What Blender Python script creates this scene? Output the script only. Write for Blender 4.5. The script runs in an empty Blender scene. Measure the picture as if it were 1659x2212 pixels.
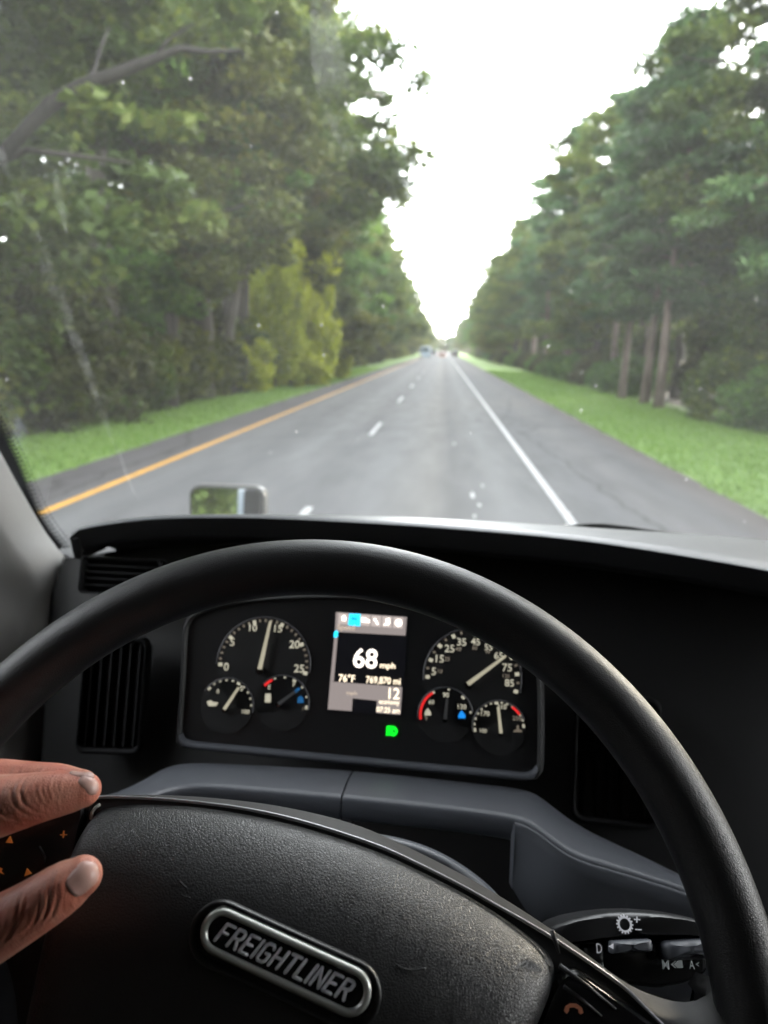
import bpy, math, random
import numpy as np
from mathutils import Vector, Matrix

random.seed(7)
rng = np.random.default_rng(11)
sc = bpy.context.scene
COL = sc.collection

# ------------------------------------------------------------------ camera
EYE = np.array([0.0, 0.0, 2.24])
FPX, CXP, CYP = 1471.0, 829.5, 1106.0            # focal length / centre of the photo at 1659 x 2212
YAW, PITCH, ROLL = math.radians(4.57), math.radians(13.6), math.radians(1.2)
_s, _c, _sp, _cp = math.sin(YAW), math.cos(YAW), math.sin(PITCH), math.cos(PITCH)
_r = np.array([_c, _s, 0]); CF = np.array([-_s*_cp, _c*_cp, -_sp]); _u = np.cross(_r, CF)
CR = math.cos(ROLL)*_r + math.sin(ROLL)*_u
CU = -math.sin(ROLL)*_r + math.cos(ROLL)*_u
cam_d = bpy.data.cameras.new('camera'); cam = bpy.data.objects.new('camera', cam_d); COL.objects.link(cam)
cam_d.sensor_fit = 'VERTICAL'; cam_d.sensor_height = 36.0; cam_d.lens = 36.0*FPX/2212.0
cam_d.clip_start = 0.02; cam_d.clip_end = 5000
cam.matrix_world = Matrix(((CR[0], CU[0], -CF[0], EYE[0]), (CR[1], CU[1], -CF[1], EYE[1]), (CR[2], CU[2], -CF[2], EYE[2]), (0, 0, 0, 1)))
cam_d.dof.use_dof = True; cam_d.dof.focus_distance = 0.375; cam_d.dof.aperture_fstop = 7.5
sc.camera = cam

# ------------------------------------------------------------------ sky, sun, exposure
SUN_EL, SUN_AZ = math.radians(13), math.radians(48)      # azimuth to the right of the road ahead
w = bpy.data.worlds.new('World'); sc.world = w; w.use_nodes = True
nt = w.node_tree; nt.nodes.clear()
sky = nt.nodes.new('ShaderNodeTexSky'); sky.sky_type = 'NISHITA'; sky.sun_disc = False
sky.sun_elevation = SUN_EL; sky.sun_rotation = SUN_AZ
sky.air_density = 1.0; sky.dust_density = 1.0; sky.ozone_density = 1.0
hs = nt.nodes.new('ShaderNodeHueSaturation'); hs.inputs['Saturation'].default_value = 0.14
bg = nt.nodes.new('ShaderNodeBackground'); bg.inputs['Strength'].default_value = 0.15
wo = nt.nodes.new('ShaderNodeOutputWorld')
nt.links.new(sky.outputs[0], hs.inputs['Color']); nt.links.new(hs.outputs[0], bg.inputs['Color']); nt.links.new(bg.outputs[0], wo.inputs['Surface'])
sun_d = bpy.data.lights.new('sun', 'SUN'); sun_d.energy = 0.6; sun_d.angle = math.radians(12); sun_d.color = (1.0, 0.86, 0.66)
sun = bpy.data.objects.new('sun', sun_d); COL.objects.link(sun)
sd = Vector((math.sin(SUN_AZ)*math.cos(SUN_EL), math.cos(SUN_AZ)*math.cos(SUN_EL), math.sin(SUN_EL)))
sun.rotation_euler = sd.to_track_quat('Z', 'Y').to_euler(); sun.location = (60, 80, 60)
sc.view_settings.view_transform = 'Standard'; sc.view_settings.look = 'None'
sc.view_settings.gamma = 1.0; sc.view_settings.use_curve_mapping = False
sc.view_settings.exposure = 4.5
try:
    sc.cycles.max_bounces = 8; sc.cycles.transparent_max_bounces = 12; sc.cycles.volume_bounces = 1
    sc.cycles.use_denoising = True; sc.cycles.caustics_reflective = False; sc.cycles.caustics_refractive = False
    sc.cycles.sample_clamp_indirect = 6.0
except Exception:
    pass

# ------------------------------------------------------------------ helpers
def V(*a): return np.array(a, float)
def unit(v): return v/np.linalg.norm(v)
def ray(x, y): return CF + CR*(x-CXP)/FPX - CU*(y-CYP)/FPX
def W(x, y, d): return EYE + ray(x, y)*d           # a point on the sight line at a real distance d (metres) ahead

class Frame:
    """a real plane in the cab: origin, right, up, normal (towards the driver)"""
    def __init__(s, o, r, u):
        s.o = np.array(o, float); s.r = unit(r); s.u = unit(u - s.r*np.dot(u, s.r)); s.n = np.cross(s.r, s.u)
    def pt(s, a, b, h=0.0): return s.o + s.r*a + s.u*b + s.n*h
    def px(s, x, y, h=0.0):
        d = ray(x, y); q = s.o + s.n*h; t = np.dot(q-EYE, s.n)/np.dot(d, s.n)
        p = EYE + d*t - s.o
        return np.dot(p, s.r), np.dot(p, s.u)

class MB:
    def __init__(s): s.v = []; s.f = []
    def add(s, verts, faces):
        n = len(s.v); s.v.extend([tuple(map(float, q)) for q in verts]); s.f.extend([tuple(i+n for i in f) for f in faces]); return s
    def grid(s, rows, closed_u=False, closed_v=False, flip=False):
        m, k = len(rows), len(rows[0]); fs = []
        for i in range(m if closed_v else m-1):
            for j in range(k if closed_u else k-1):
                a, b, c, d = i*k+j, i*k+(j+1) % k, ((i+1) % m)*k+(j+1) % k, ((i+1) % m)*k+j
                fs.append((a, d, c, b) if flip else (a, b, c, d))
        return s.add([p for r in rows for p in r], fs)
    def tube(s, path, rad, seg=10, cap=True, squash=None, upv=None):
        path = [np.array(p, float) for p in path]; n = len(path)
        rads = [rad]*n if np.isscalar(rad) else rad
        rows = []; ref = np.array(upv if upv is not None else (0.13, 0.27, 0.95), float)
        for i, p in enumerate(path):
            t = unit(path[min(i+1, n-1)] - path[max(i-1, 0)])
            a = ref - t*np.dot(ref, t)
            if np.linalg.norm(a) < 1e-4: a = np.array((1, 0, 0.)) - t*t[0]
            a = unit(a); b = np.cross(t, a)
            r = rads[i]; ra, rb = (r, r) if np.isscalar(r) else r
            rows.append([p + a*ra*math.cos(2*math.pi*k/seg) + b*rb*math.sin(2*math.pi*k/seg) for k in range(seg)])
        s.grid(rows, closed_u=True)
        if cap:
            nb = len(s.v) - n*seg
            s.f.append(tuple(nb+k for k in range(seg))[::-1]); s.f.append(tuple(nb+(n-1)*seg+k for k in range(seg)))
        return s
    def box(s, o, ax, ay, az):
        """o = centre, ax/ay/az = half-edge vectors"""
        o, ax, ay, az = map(lambda q: np.array(q, float), (o, ax, ay, az))
        vs = [o+i*ax+j*ay+k*az for k in (-1, 1) for j in (-1, 1) for i in (-1, 1)]
        return s.add(vs, [(0, 2, 3, 1), (4, 5, 7, 6), (0, 1, 5, 4), (2, 6, 7, 3), (0, 4, 6, 2), (1, 3, 7, 5)])
    def prism(s, front, back):
        """two matching outlines joined"""
        n = len(front); vs = list(front)+list(back)
        fs = [tuple(range(n)), tuple(range(2*n-1, n-1, -1))]+[(i, n+i, n+(i+1) % n, (i+1) % n) for i in range(n)]
        return s.add(vs, fs)
    def build(s, name, mat, parent=None, smooth=True, bevel=0, sub=0, angle=None, kind=None, label=None):
        me = bpy.data.meshes.new(name)
        off = np.array(parent.get('_loc', (0, 0, 0))) if parent is not None else np.zeros(3)
        me.from_pydata([tuple(np.array(q)-off) for q in s.v], [], s.f); me.update()
        import bmesh
        bm = bmesh.new(); bm.from_mesh(me); bmesh.ops.remove_doubles(bm, verts=bm.verts, dist=1e-6)
        bmesh.ops.recalc_face_normals(bm, faces=bm.faces); bm.to_mesh(me); bm.free()
        me.materials.append(mat)
        o = bpy.data.objects.new(name, me); COL.objects.link(o)
        if parent is not None: o.parent = parent
        if bevel:
            m = o.modifiers.new('bevel', 'BEVEL'); m.width = bevel; m.segments = 3; m.limit_method = 'ANGLE'; m.angle_limit = math.radians(35)
        if sub:
            m = o.modifiers.new('sub', 'SUBSURF'); m.levels = sub; m.render_levels = sub
        if smooth:
            me.polygons.foreach_set('use_smooth', [True]*len(me.polygons))
            if angle: me.set_sharp_from_angle(angle=math.radians(angle))
        if kind: o['kind'] = kind
        if label: o['label'] = label
        return o

def thing(name, label, cat, loc=(0, 0, 0), group=None, kind=None):
    o = bpy.data.objects.new(name, None); COL.objects.link(o); o.location = tuple(map(float, loc))
    o.empty_display_size = 0.05; o['label'] = label; o['category'] = cat; o['_loc'] = [float(q) for q in loc]
    if group: o['group'] = group
    if kind: o['kind'] = kind
    return o

def sub_of(part, top):
    """children of a part share the thing's offset"""
    part['_loc'] = list(top['_loc']); return part

def resample(pts, n):
    pts = np.array(pts, float); d = np.r_[0, np.cumsum(np.linalg.norm(np.diff(pts, axis=0), axis=1))]
    t = np.linspace(0, d[-1], n)
    return np.stack([np.interp(t, d, pts[:, k]) for k in range(pts.shape[1])], 1)

def smooth_poly(pts, n, it=2):
    """Chaikin rounding then even resampling"""
    p = np.array(pts, float)
    for _ in range(it):
        q = [p[0]]
        for a, b in zip(p[:-1], p[1:]): q += [a*.75+b*.25, a*.25+b*.75]
        q.append(p[-1]); p = np.array(q)
    return resample(p, n)

# ------------------------------------------------------------------ materials
def mat(name, col, rough=0.5, metal=0.0, spec=0.5, noise=None, bump=None, emit=None, var=0.0, coat=0.0, sub=0.0):
    m = bpy.data.materials.new(name); m.use_nodes = True; n = m.node_tree.nodes; l = m.node_tree.links
    b = n['Principled BSDF']; b.inputs['Base Color'].default_value = (*col, 1); b.inputs['Roughness'].default_value = rough
    b.inputs['Metallic'].default_value = metal; b.inputs['Specular IOR Level'].default_value = spec
    if coat: b.inputs['Coat Weight'].default_value = coat; b.inputs['Coat Roughness'].default_value = 0.08
    if sub: b.inputs['Subsurface Weight'].default_value = sub; b.inputs['Subsurface Radius'].default_value = (0.008, 0.003, 0.0015); b.inputs['Subsurface Scale'].default_value = 1.0
    tc = n.new('ShaderNodeTexCoord')
    if noise:                                       # (scale, amount): mottled colour and gloss
        t = n.new('ShaderNodeTexNoise'); t.inputs['Scale'].default_value = noise[0]; t.inputs['Detail'].default_value = 6
        l.new(tc.outputs['Object'], t.inputs['Vector'])
        mx = n.new('ShaderNodeMix'); mx.data_type = 'RGBA'
        mx.inputs['A'].default_value = (*[c*(1-noise[1]) for c in col], 1); mx.inputs['B'].default_value = (*[min(1, c*(1+noise[1])) for c in col], 1)
        l.new(t.outputs['Fac'], mx.inputs['Factor']); l.new(mx.outputs['Result'], b.inputs['Base Color'])
        mr = n.new('ShaderNodeMapRange'); mr.inputs['To Min'].default_value = max(0.02, rough-.08); mr.inputs['To Max'].default_value = min(1, rough+.1)
        l.new(t.outputs['Fac'], mr.inputs['Value']); l.new(mr.outputs[0], b.inputs['Roughness'])
    if bump:                                        # (kind, scale, strength, distance)
        kind, s_, st, dist = bump
        if kind == 'leather':
            t = n.new('ShaderNodeTexVoronoi'); t.feature = 'DISTANCE_TO_EDGE'; t.inputs['Scale'].default_value = s_
            wn = n.new('ShaderNodeTexNoise'); wn.inputs['Scale'].default_value = s_*.45; wn.inputs['Detail'].default_value = 2
            mxv = n.new('ShaderNodeMix'); mxv.data_type = 'RGBA'; mxv.blend_type = 'LINEAR_LIGHT'; mxv.inputs['Factor'].default_value = 0.35/s_
            l.new(tc.outputs['Object'], wn.inputs['Vector']); l.new(tc.outputs['Object'], mxv.inputs['A']); l.new(wn.outputs['Color'], mxv.inputs['B'])
            l.new(mxv.outputs['Result'], t.inputs['Vector'])
            mr = n.new('ShaderNodeMapRange'); mr.inputs['From Max'].default_value = 0.22; mr.interpolation_type = 'SMOOTHSTEP'
            l.new(t.outputs['Distance'], mr.inputs['Value']); h = mr.outputs[0]
        else:
            t = n.new('ShaderNodeTexNoise'); t.inputs['Scale'].default_value = s_; t.inputs['Detail'].default_value = 4
            l.new(tc.outputs['Object'], t.inputs['Vector']); h = t.outputs['Fac']
        bp = n.new('ShaderNodeBump'); bp.inputs['Strength'].default_value = st; bp.inputs['Distance'].default_value = dist
        l.new(h, bp.inputs['Height']); l.new(bp.outputs[0], b.inputs['Normal'])
    if emit:
        b.inputs['Emission Color'].default_value = (*emit[0], 1); b.inputs['Emission Strength'].default_value = emit[1]
    return m

M = {}
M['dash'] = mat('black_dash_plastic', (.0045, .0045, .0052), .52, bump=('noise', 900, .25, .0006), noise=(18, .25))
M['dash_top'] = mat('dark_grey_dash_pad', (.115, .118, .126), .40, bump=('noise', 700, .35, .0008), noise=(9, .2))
M['trim'] = mat('grey_pillar_trim', (.20, .192, .182), .5, bump=('noise', 420, .35, .001), noise=(6, .12))
M['leather'] = mat('black_leather', (.0105, .0105, .0112), .40, bump=('leather', 800, .36, .0004), noise=(40, .2))
M['rim_leather'] = mat('rim_leather', (.0095, .0095, .0103), .42, bump=('leather', 800, .25, .0004), noise=(30, .2))
M['column'] = mat('charcoal_column_plastic', (.066, .071, .082), .45, bump=('noise', 1100, .25, .0004), noise=(25, .12))
M['gloss'] = mat('gloss_black_plastic', (.005, .005, .0055), .22, noise=(30, .3))
M['satin'] = mat('satin_black_plastic', (.012, .012, .013), .38, bump=('noise', 1500, .12, .0003), noise=(30, .2))
M['casting'] = mat('matt_black_casting', (.013, .013, .014), .6, spec=.3, bump=('noise', 1300, .2, .0003), noise=(30, .2))
M['vent'] = mat('matt_black_vent', (.006, .006, .007), .7, spec=.25)
M['groove'] = mat('dark_groove', (.006, .006, .006), .8)
M['chrome'] = mat('satin_chrome', (.42, .43, .40), .38, metal=.6, noise=(60, .1))
M['silver'] = mat('silver_letter', (.62, .62, .66), .45, metal=.15, noise=(200, .1))
M['trimline'] = mat('silver_trim_line', (.34, .34, .36), .35, metal=.6)
M['dial'] = mat('black_dial', (.003, .003, .0034), .6)
M['lens'] = mat('cluster_lens', (.004, .004, .0045), .45)
M['ring'] = mat('dial_ring', (.10, .10, .11), .35)
E_ = 0.029
M['num'] = mat('backlit_numeral', (.45, .44, .36), .6, emit=((.95, .88, .66), E_*.62))
M['num_dim'] = mat('dim_numeral', (.20, .18, .14), .6, emit=((.80, .64, .48), E_*.22))
M['needle'] = mat('needle', (.5, .47, .36), .5, emit=((.9, .82, .58), E_*.5))
M['needle_dim'] = mat('needle_unlit', (.10, .10, .10), .5)
M['red'] = mat('red_arc', (.5, .02, .02), .5, emit=((1, .03, .03), E_*1.1))
M['blue'] = mat('blue_symbol', (.02, .2, .5), .5, emit=((.01, .30, .95), E_*1.3))
M['blue_dim'] = mat('blue_symbol_dim', (.02, .12, .25), .5, emit=((.02, .22, .6), E_*.5))
M['green'] = mat('green_telltale', (.02, .4, .04), .5, emit=((.0, 1, .02), E_*2.2))
M['scr_black'] = mat('screen_black', (.006, .006, .008), .3, emit=((.3, .32, .45), E_*.012))
M['scr_grey'] = mat('screen_grey', (.02, .02, .02), .3, emit=((1, .86, .82), E_*.52))
M['scr_tile'] = mat('screen_tile', (.02, .02, .02), .3, emit=((1, .86, .80), E_*.95))
M['scr_white'] = mat('screen_white', (.02, .02, .02), .3, emit=((1, .90, .80), E_*4.2))
M['scr_cream'] = mat('screen_cream', (.02, .02, .02), .3, emit=((1, .84, .62), E_*3.2))
M['scr_dim'] = mat('screen_dim_text', (.02, .02, .02), .3, emit=((1, .80, .62), E_*1.1))
M['scr_cyan'] = mat('screen_cyan', (.02, .02, .02), .3, emit=((.02, .62, 1), E_*3.2))
M['scr_dark'] = mat('screen_dark_mark', (.01, .03, .05), .3, emit=((.0, .1, .18), E_*.4))
M['mark'] = mat('white_print', (.7, .7, .72), .6, emit=((.9, .92, 1), E_*.28))
M['mark_dim'] = mat('grey_print', (.4, .42, .42), .6, emit=((.85, .95, .95), E_*.10))
M['orange'] = mat('orange_backlit_symbol', (.5, .16, .03), .6, emit=((1, .28, .05), E_*.16))
M['orange_dim'] = mat('dim_orange_symbol', (.30, .13, .07), .6, emit=((1, .35, .2), E_*.08))
M['mirror'] = mat('mirror_glass', (.85, .88, .9), .02, metal=1.0)
M['mirror_shell'] = mat('grey_mirror_shell', (.045, .044, .042), .42, noise=(20, .15))
M['paint'] = mat('pale_truck_paint', (.42, .47, .52), .25, coat=.6, noise=(3, .05))
M['liner'] = mat('dark_headliner', (.075, .073, .070), .9, bump=('noise', 300, .3, .001), noise=(5, .1))
M['rubber'] = mat('black_rubber', (.012, .012, .012), .65, noise=(40, .2))
M['frit'] = mat('black_frit', (.006, .006, .006), .45)

# ================================================================== outside: road and verges
def nodes_of(m): return m.node_tree.nodes, m.node_tree.links
def road_material():
    m = bpy.data.materials.new('asphalt'); m.use_nodes = True; n, l = nodes_of(m); b = n['Principled BSDF']
    tc = n.new('ShaderNodeTexCoord'); sx = n.new('ShaderNodeSeparateXYZ'); l.new(tc.outputs['Object'], sx.inputs[0])
    def noise(scale, detail=5, mapping=None):
        t = n.new('ShaderNodeTexNoise'); t.inputs['Scale'].default_value = scale; t.inputs['Detail'].default_value = detail
        if mapping:
            mp = n.new('ShaderNodeMapping'); mp.inputs['Scale'].default_value = mapping
            l.new(tc.outputs['Object'], mp.inputs[0]); l.new(mp.outputs[0], t.inputs['Vector'])
        else: l.new(tc.outputs['Object'], t.inputs['Vector'])
        return t.outputs['Fac']
    # wheel paths and centre strip across the lanes, a ramp of X
    mr = n.new('ShaderNodeMapRange'); mr.inputs['From Min'].default_value = -7.1; mr.inputs['From Max'].default_value = 4.6
    l.new(sx.outputs['X'], mr.inputs['Value'])
    jit = n.new('ShaderNodeMath'); jit.operation = 'MULTIPLY_ADD'; jit.inputs[1].default_value = .02; l.new(noise(.4, 3, (1, .06, 1)), jit.inputs[0]); 
    l.new(mr.outputs[0], jit.inputs[2])
    cr = n.new('ShaderNodeValToRGB'); l.new(jit.outputs[0], cr.inputs[0])
    def X(v): return (v+7.1)/11.7+.01
    st = [(-7.1, .060, .055, .058), (-5.6, .064, .060, .062), (-5.2, .083, .083, .086), (-4.7, .100, .100, .103), (-3.8, .074, .074, .077), (-2.9, .100, .100, .103), (-1.9, .074, .074, .077),
          (-1.0, .098, .098, .101), (-.15, .106, .102, .099), (.25, .070, .069, .070), (.95, .100, .100, .102), (1.7, .074, .074, .076), (2.4, .066, .066, .070), (3.2, .076, .074, .076), (3.9, .064, .063, .066), (4.45, .060, .052, .050)]
    e = cr.color_ramp.elements
    e[0].position = 0; e[0].color = (*st[0][1:], 1); e[1].position = 1; e[1].color = (*st[-1][1:], 1)
    for v, r_, g_, b_ in st[1:-1]:
        q = e.new(X(v)); q.color = (r_*1.0, g_*1.0, b_*1.0, 1)
    mx = n.new('ShaderNodeMix'); mx.data_type = 'RGBA'; mx.blend_type = 'OVERLAY'; mx.inputs['Factor'].default_value = .4
    l.new(cr.outputs[0], mx.inputs['A']); l.new(noise(2.2, 8, (1, .22, 1)), mx.inputs['B'])
    mx2 = n.new('ShaderNodeMix'); mx2.data_type = 'RGBA'; mx2.blend_type = 'OVERLAY'; mx2.inputs['Factor'].default_value = .35
    l.new(mx.outputs['Result'], mx2.inputs['A']); l.new(noise(70, 3), mx2.inputs['B'])
    # cracks / sealed joints
    vo = n.new('ShaderNodeTexVoronoi'); vo.feature = 'DISTANCE_TO_EDGE'; vo.inputs['Scale'].default_value = .16
    mp = n.new('ShaderNodeMapping'); mp.inputs['Rotation'].default_value = (0, 0, .5); mp.inputs['Scale'].default_value = (1, .45, 1)
    nz = n.new('ShaderNodeTexNoise'); nz.inputs['Scale'].default_value = .9
    av = n.new('ShaderNodeMix'); av.data_type = 'RGBA'; av.blend_type = 'LINEAR_LIGHT'; av.inputs['Factor'].default_value = .35
    l.new(tc.outputs['Object'], nz.inputs['Vector']); l.new(tc.outputs['Object'], av.inputs['A']); l.new(nz.outputs['Color'], av.inputs['B'])
    l.new(av.outputs['Result'], mp.inputs[0]); l.new(mp.outputs[0], vo.inputs['Vector'])
    th = n.new('ShaderNodeMapRange'); th.inputs['From Min'].default_value = .002; th.inputs['From Max'].default_value = .007; th.inputs['To Min'].default_value = .55
    l.new(vo.outputs['Distance'], th.inputs['Value'])
    mu = n.new('ShaderNodeMix'); mu.data_type = 'RGBA'; mu.blend_type = 'MULTIPLY'; mu.inputs['Factor'].default_value = 1
    l.new(mx2.outputs['Result'], mu.inputs['A']); l.new(th.outputs[0], mu.inputs['B'])
    l.new(mu.outputs['Result'], b.inputs['Base Color'])
    b.inputs['Roughness'].default_value = .85; b.inputs['Specular IOR Level'].default_value = .25
    bp = n.new('ShaderNodeBump'); bp.inputs['Strength'].default_value = .35; bp.inputs['Distance'].default_value = .01
    l.new(noise(90, 4), bp.inputs['Height']); l.new(bp.outputs[0], b.inputs['Normal'])
    return m

def two_tone(name, c1, c2, scale, rough=.8, mapping=None, c3=None):
    m = bpy.data.materials.new(name); m.use_nodes = True; n, l = nodes_of(m); b = n['Principled BSDF']
    tc = n.new('ShaderNodeTexCoord'); t = n.new('ShaderNodeTexNoise'); t.inputs['Scale'].default_value = scale; t.inputs['Detail'].default_value = 8; t.inputs['Roughness'].default_value = .65
    if mapping:
        mp = n.new('ShaderNodeMapping'); mp.inputs['Scale'].default_value = mapping; l.new(tc.outputs['Object'], mp.inputs[0]); l.new(mp.outputs[0], t.inputs['Vector'])
    else: l.new(tc.outputs['Object'], t.inputs['Vector'])
    cr = n.new('ShaderNodeValToRGB'); cr.color_ramp.elements[0].position = .32; cr.color_ramp.elements[1].position = .68
    cr.color_ramp.elements[0].color = (*c1, 1); cr.color_ramp.elements[1].color = (*c2, 1)
    if c3: cr.color_ramp.elements.new(.5).color = (*c3, 1)
    l.new(t.outputs['Fac'], cr.inputs[0]); l.new(cr.outputs[0], b.inputs['Base Color']); b.inputs['Roughness'].default_value = rough
    bp = n.new('ShaderNodeBump'); bp.inputs['Strength'].default_value = .4; bp.inputs['Distance'].default_value = .03
    l.new(t.outputs['Fac'], bp.inputs['Height']); l.new(bp.outputs[0], b.inputs['Normal'])
    return m

M['asphalt'] = road_material()
M['white_paint'] = two_tone('worn_white_paint', (.16, .16, .165), (.48, .48, .48), 7, .75)
M['yellow_paint'] = two_tone('worn_yellow_paint', (.40, .21, .03), (.62, .31, .04), 5, .6)
M['soil'] = two_tone('forest_floor', (.030, .024, .016), (.075, .06, .038), .9)
M['turf'] = two_tone('mown_turf', (.090, .165, .032), (.165, .260, .055), 1.1, .85, c3=(.125, .215, .042))
M['bark'] = two_tone('grey_brown_bark', (.028, .024, .020), (.085, .074, .062), 5, .9, mapping=(1, 1, .18))
M['dark_bark'] = two_tone('darker_bark', (.012, .010, .009), (.035, .030, .026), 5, .9, mapping=(1, 1, .18))  # limb bark, a darker tone than the trunks
M['pine_bark'] = two_tone('pine_bark', (.07, .05, .042), (.20, .155, .135), 4, .9, mapping=(1, 1, .25))

def sheet(name, mt, xs, ys, zf, kind='structure', label=None):
    mb = MB(); mb.grid([[V(x, y, zf(x, y)) for x in xs] for y in ys]); o = mb.build(name, mt, smooth=True)
    o['kind'] = kind
    if label: o['label'] = label
    return o
ysr = np.r_[np.linspace(-160, 60, 45), np.linspace(70, 540, 30)]
sheet('ground', M['soil'], np.r_[-1500, -400, -60, -12, 12, 60, 400, 1500], np.r_[-600, -200, -50, 0, 50, 200, 800, 3000], lambda x, y: -.32, label='dark leaf-strewn forest floor either side of the road')
road = sheet('road', M['asphalt'], np.linspace(-6.6, 4.66, 13), ysr, lambda x, y: 0.0, label='grey two-lane asphalt carriageway running straight to the horizon')
road['_loc'] = [0, 0, 0]
def verge(side):
    def zf(x, y):
        e = (-6.6 - x) if side < 0 else (x - 4.66)
        return -.006 - .03*min(e, 1) + .05*math.sin(x*1.7+y*.31)*min(1, max(0, e-.4)) * .6 - .035*max(0, e-2)
    xs = np.linspace(-12.5, -6.5, 12) if side < 0 else np.linspace(4.56, 11.5, 14)
    return sheet('verge', M['turf'], xs, np.r_[np.linspace(-160, 60, 180), np.linspace(63, 540, 40)], zf, label=('mown green grass verge along the yellow edge line' if side < 0 else 'mown green grass verge beside the white edge line')), zf
_, zfl = verge(-1); _, zfr = verge(1)
# paint on the road: each line and each dash a piece of the road
def strip(name, mt, x0, x1, y0, y1, z=.004, k=1):
    ys = np.linspace(y0, y1, k+1)
    mb = MB(); mb.prism([V(x0, y, z) for y in (y0, y1)]+[V(x1, y, z) for y in (y1, y0)], [V(x0, y, .001) for y in (y0, y1)]+[V(x1, y, .001) for y in (y1, y0)])
    return mb.build(name, mt, road, smooth=False)
strip('edge_line', M['yellow_paint'], -5.32, -5.18, -150, 535).__setitem__('label', 'solid yellow left edge line')
strip('edge_line', M['white_paint'], 1.76, 1.87, -150, 535).__setitem__('label', 'solid white right edge line')
y = 6.3 - 11.4*6
while y < 420:
    strip('lane_dash', M['white_paint'], -1.87, -1.76, y, y+3.05); y += 11.4
for (sx_, sy_, a_, b_) in ((.55, 10.6, .05, .12), (.62, 9.9, .04, .05), (.52, 9.2, .035, .04), (.35, 16.5, .05, .07), (.75, 11.4, .03, .06), (-3.6, 14.2, .03, .05), (-.9, 7.9, .03, .03)):   # pale scuffs on the lane
    a_, b_ = a_*.55, b_*.55; pts = [V(sx_+a_*(1+.4*rng.random())*math.cos(t), sy_+b_*(1+.5*rng.random())*math.sin(t)*3, 0) for t in np.linspace(0, 2*math.pi, 9)[:-1]]
    MB().prism([p+V(0, 0, .003) for p in pts], [p+V(0, 0, .001) for p in pts]).build('scuff', M['white_paint'], road, smooth=False)

# grass blades over the verges (uncountable: one object)
def leaf_mat(name, c1, c2, c3, trans=.35, scale=.5, spec=.25, rough=.55):
    m = bpy.data.materials.new(name); m.use_nodes = True; n, l = nodes_of(m); b = n['Principled BSDF']
    at = n.new('ShaderNodeAttribute'); at.attribute_name = 'tone'
    oi = n.new('ShaderNodeObjectInfo')
    cr = n.new('ShaderNodeValToRGB'); e = cr.color_ramp.elements; e[0].color = (*c1, 1); e[1].color = (*c3, 1); e.new(.5).color = (*c2, 1)
    ad = n.new('ShaderNodeMath'); ad.operation = 'MULTIPLY_ADD'; ad.inputs[1].default_value = .35
    l.new(oi.outputs['Random'], ad.inputs[0]); sb = n.new('ShaderNodeMath'); sb.operation = 'ADD'; sb.inputs[1].default_value = -.17
    l.new(at.outputs['Fac'], sb.inputs[0]); l.new(sb.outputs[0], ad.inputs[2]); l.new(ad.outputs[0], cr.inputs[0])
    l.new(cr.outputs[0], b.inputs['Base Color']); b.inputs['Roughness'].default_value = rough; b.inputs['Specular IOR Level'].default_value = spec
    tr = n.new('ShaderNodeBsdfTranslucent'); l.new(cr.outputs[0], tr.inputs['Color'])
    mx = n.new('ShaderNodeMixShader'); mx.inputs[0].default_value = trans
    l.new(b.outputs[0], mx.inputs[1]); l.new(tr.outputs[0], mx.inputs[2]); l.new(mx.outputs[0], n['Material Output'].inputs['Surface'])
    return m
def quads_mesh(name, P, A, B, tone, material):
    """one diamond leaf per row: centre P, half axes A, B"""
    N = len(P); vs = np.empty((N, 4, 3), np.float32)
    vs[:, 0] = P-A; vs[:, 1] = P+B; vs[:, 2] = P+A; vs[:, 3] = P-B
    me = bpy.data.meshes.new(name); me.vertices.add(N*4); me.vertices.foreach_set('co', vs.ravel())
    me.loops.add(N*4); me.loops.foreach_set('vertex_index', np.arange(N*4, dtype=np.int32))
    me.polygons.add(N); me.polygons.foreach_set('loop_start', np.arange(0, N*4, 4, dtype=np.int32)); me.polygons.foreach_set('loop_total', np.full(N, 4, np.int32))
    me.update(); at = me.attributes.new('tone', 'FLOAT', 'FACE'); at.data.foreach_set('value', tone.astype(np.float32))
    me.materials.append(material); return me
M['grass'] = leaf_mat('grass_blade', (.095, .175, .032), (.135, .235, .044), (.21, .30, .075), .3)
def grass(side, N):
    yy = 3 + 75*rng.random(N)**1.6
    xx = (-6.55 - 4.4*rng.random(N)**.9) if side < 0 else (4.62 + 5.4*rng.random(N)); xx = xx + np.sign(-xx)*.10*np.sin(yy*2.3)*rng.random(N)
    zf = zfl if side < 0 else zfr
    zz = np.array([zf(a, b) for a, b in zip(xx, yy)]); h = .05 + .07*rng.random(N)
    P = np.stack([xx, yy, zz+h*.45], 1); A = np.stack([rng.normal(0, .25, N)*h, rng.normal(0, .25, N)*h, h*.6], 1)
    an = rng.random(N)*6.28; B = np.stack([np.cos(an), np.sin(an), 0*an], 1)*(.012+.012*rng.random(N))[:, None]
    me = quads_mesh('grass', P, A, B, np.clip(rng.normal(.5, .13, N), 0, 1), M['grass'])
    o = bpy.data.objects.new('grass', me); COL.objects.link(o); o['kind'] = 'stuff'
    o['label'] = 'short grass blades on the verge by the yellow line' if side < 0 else 'short grass blades on the verge by the white line'; o['category'] = 'grass'
grass(-1, 45000); grass(1, 55000)

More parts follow.
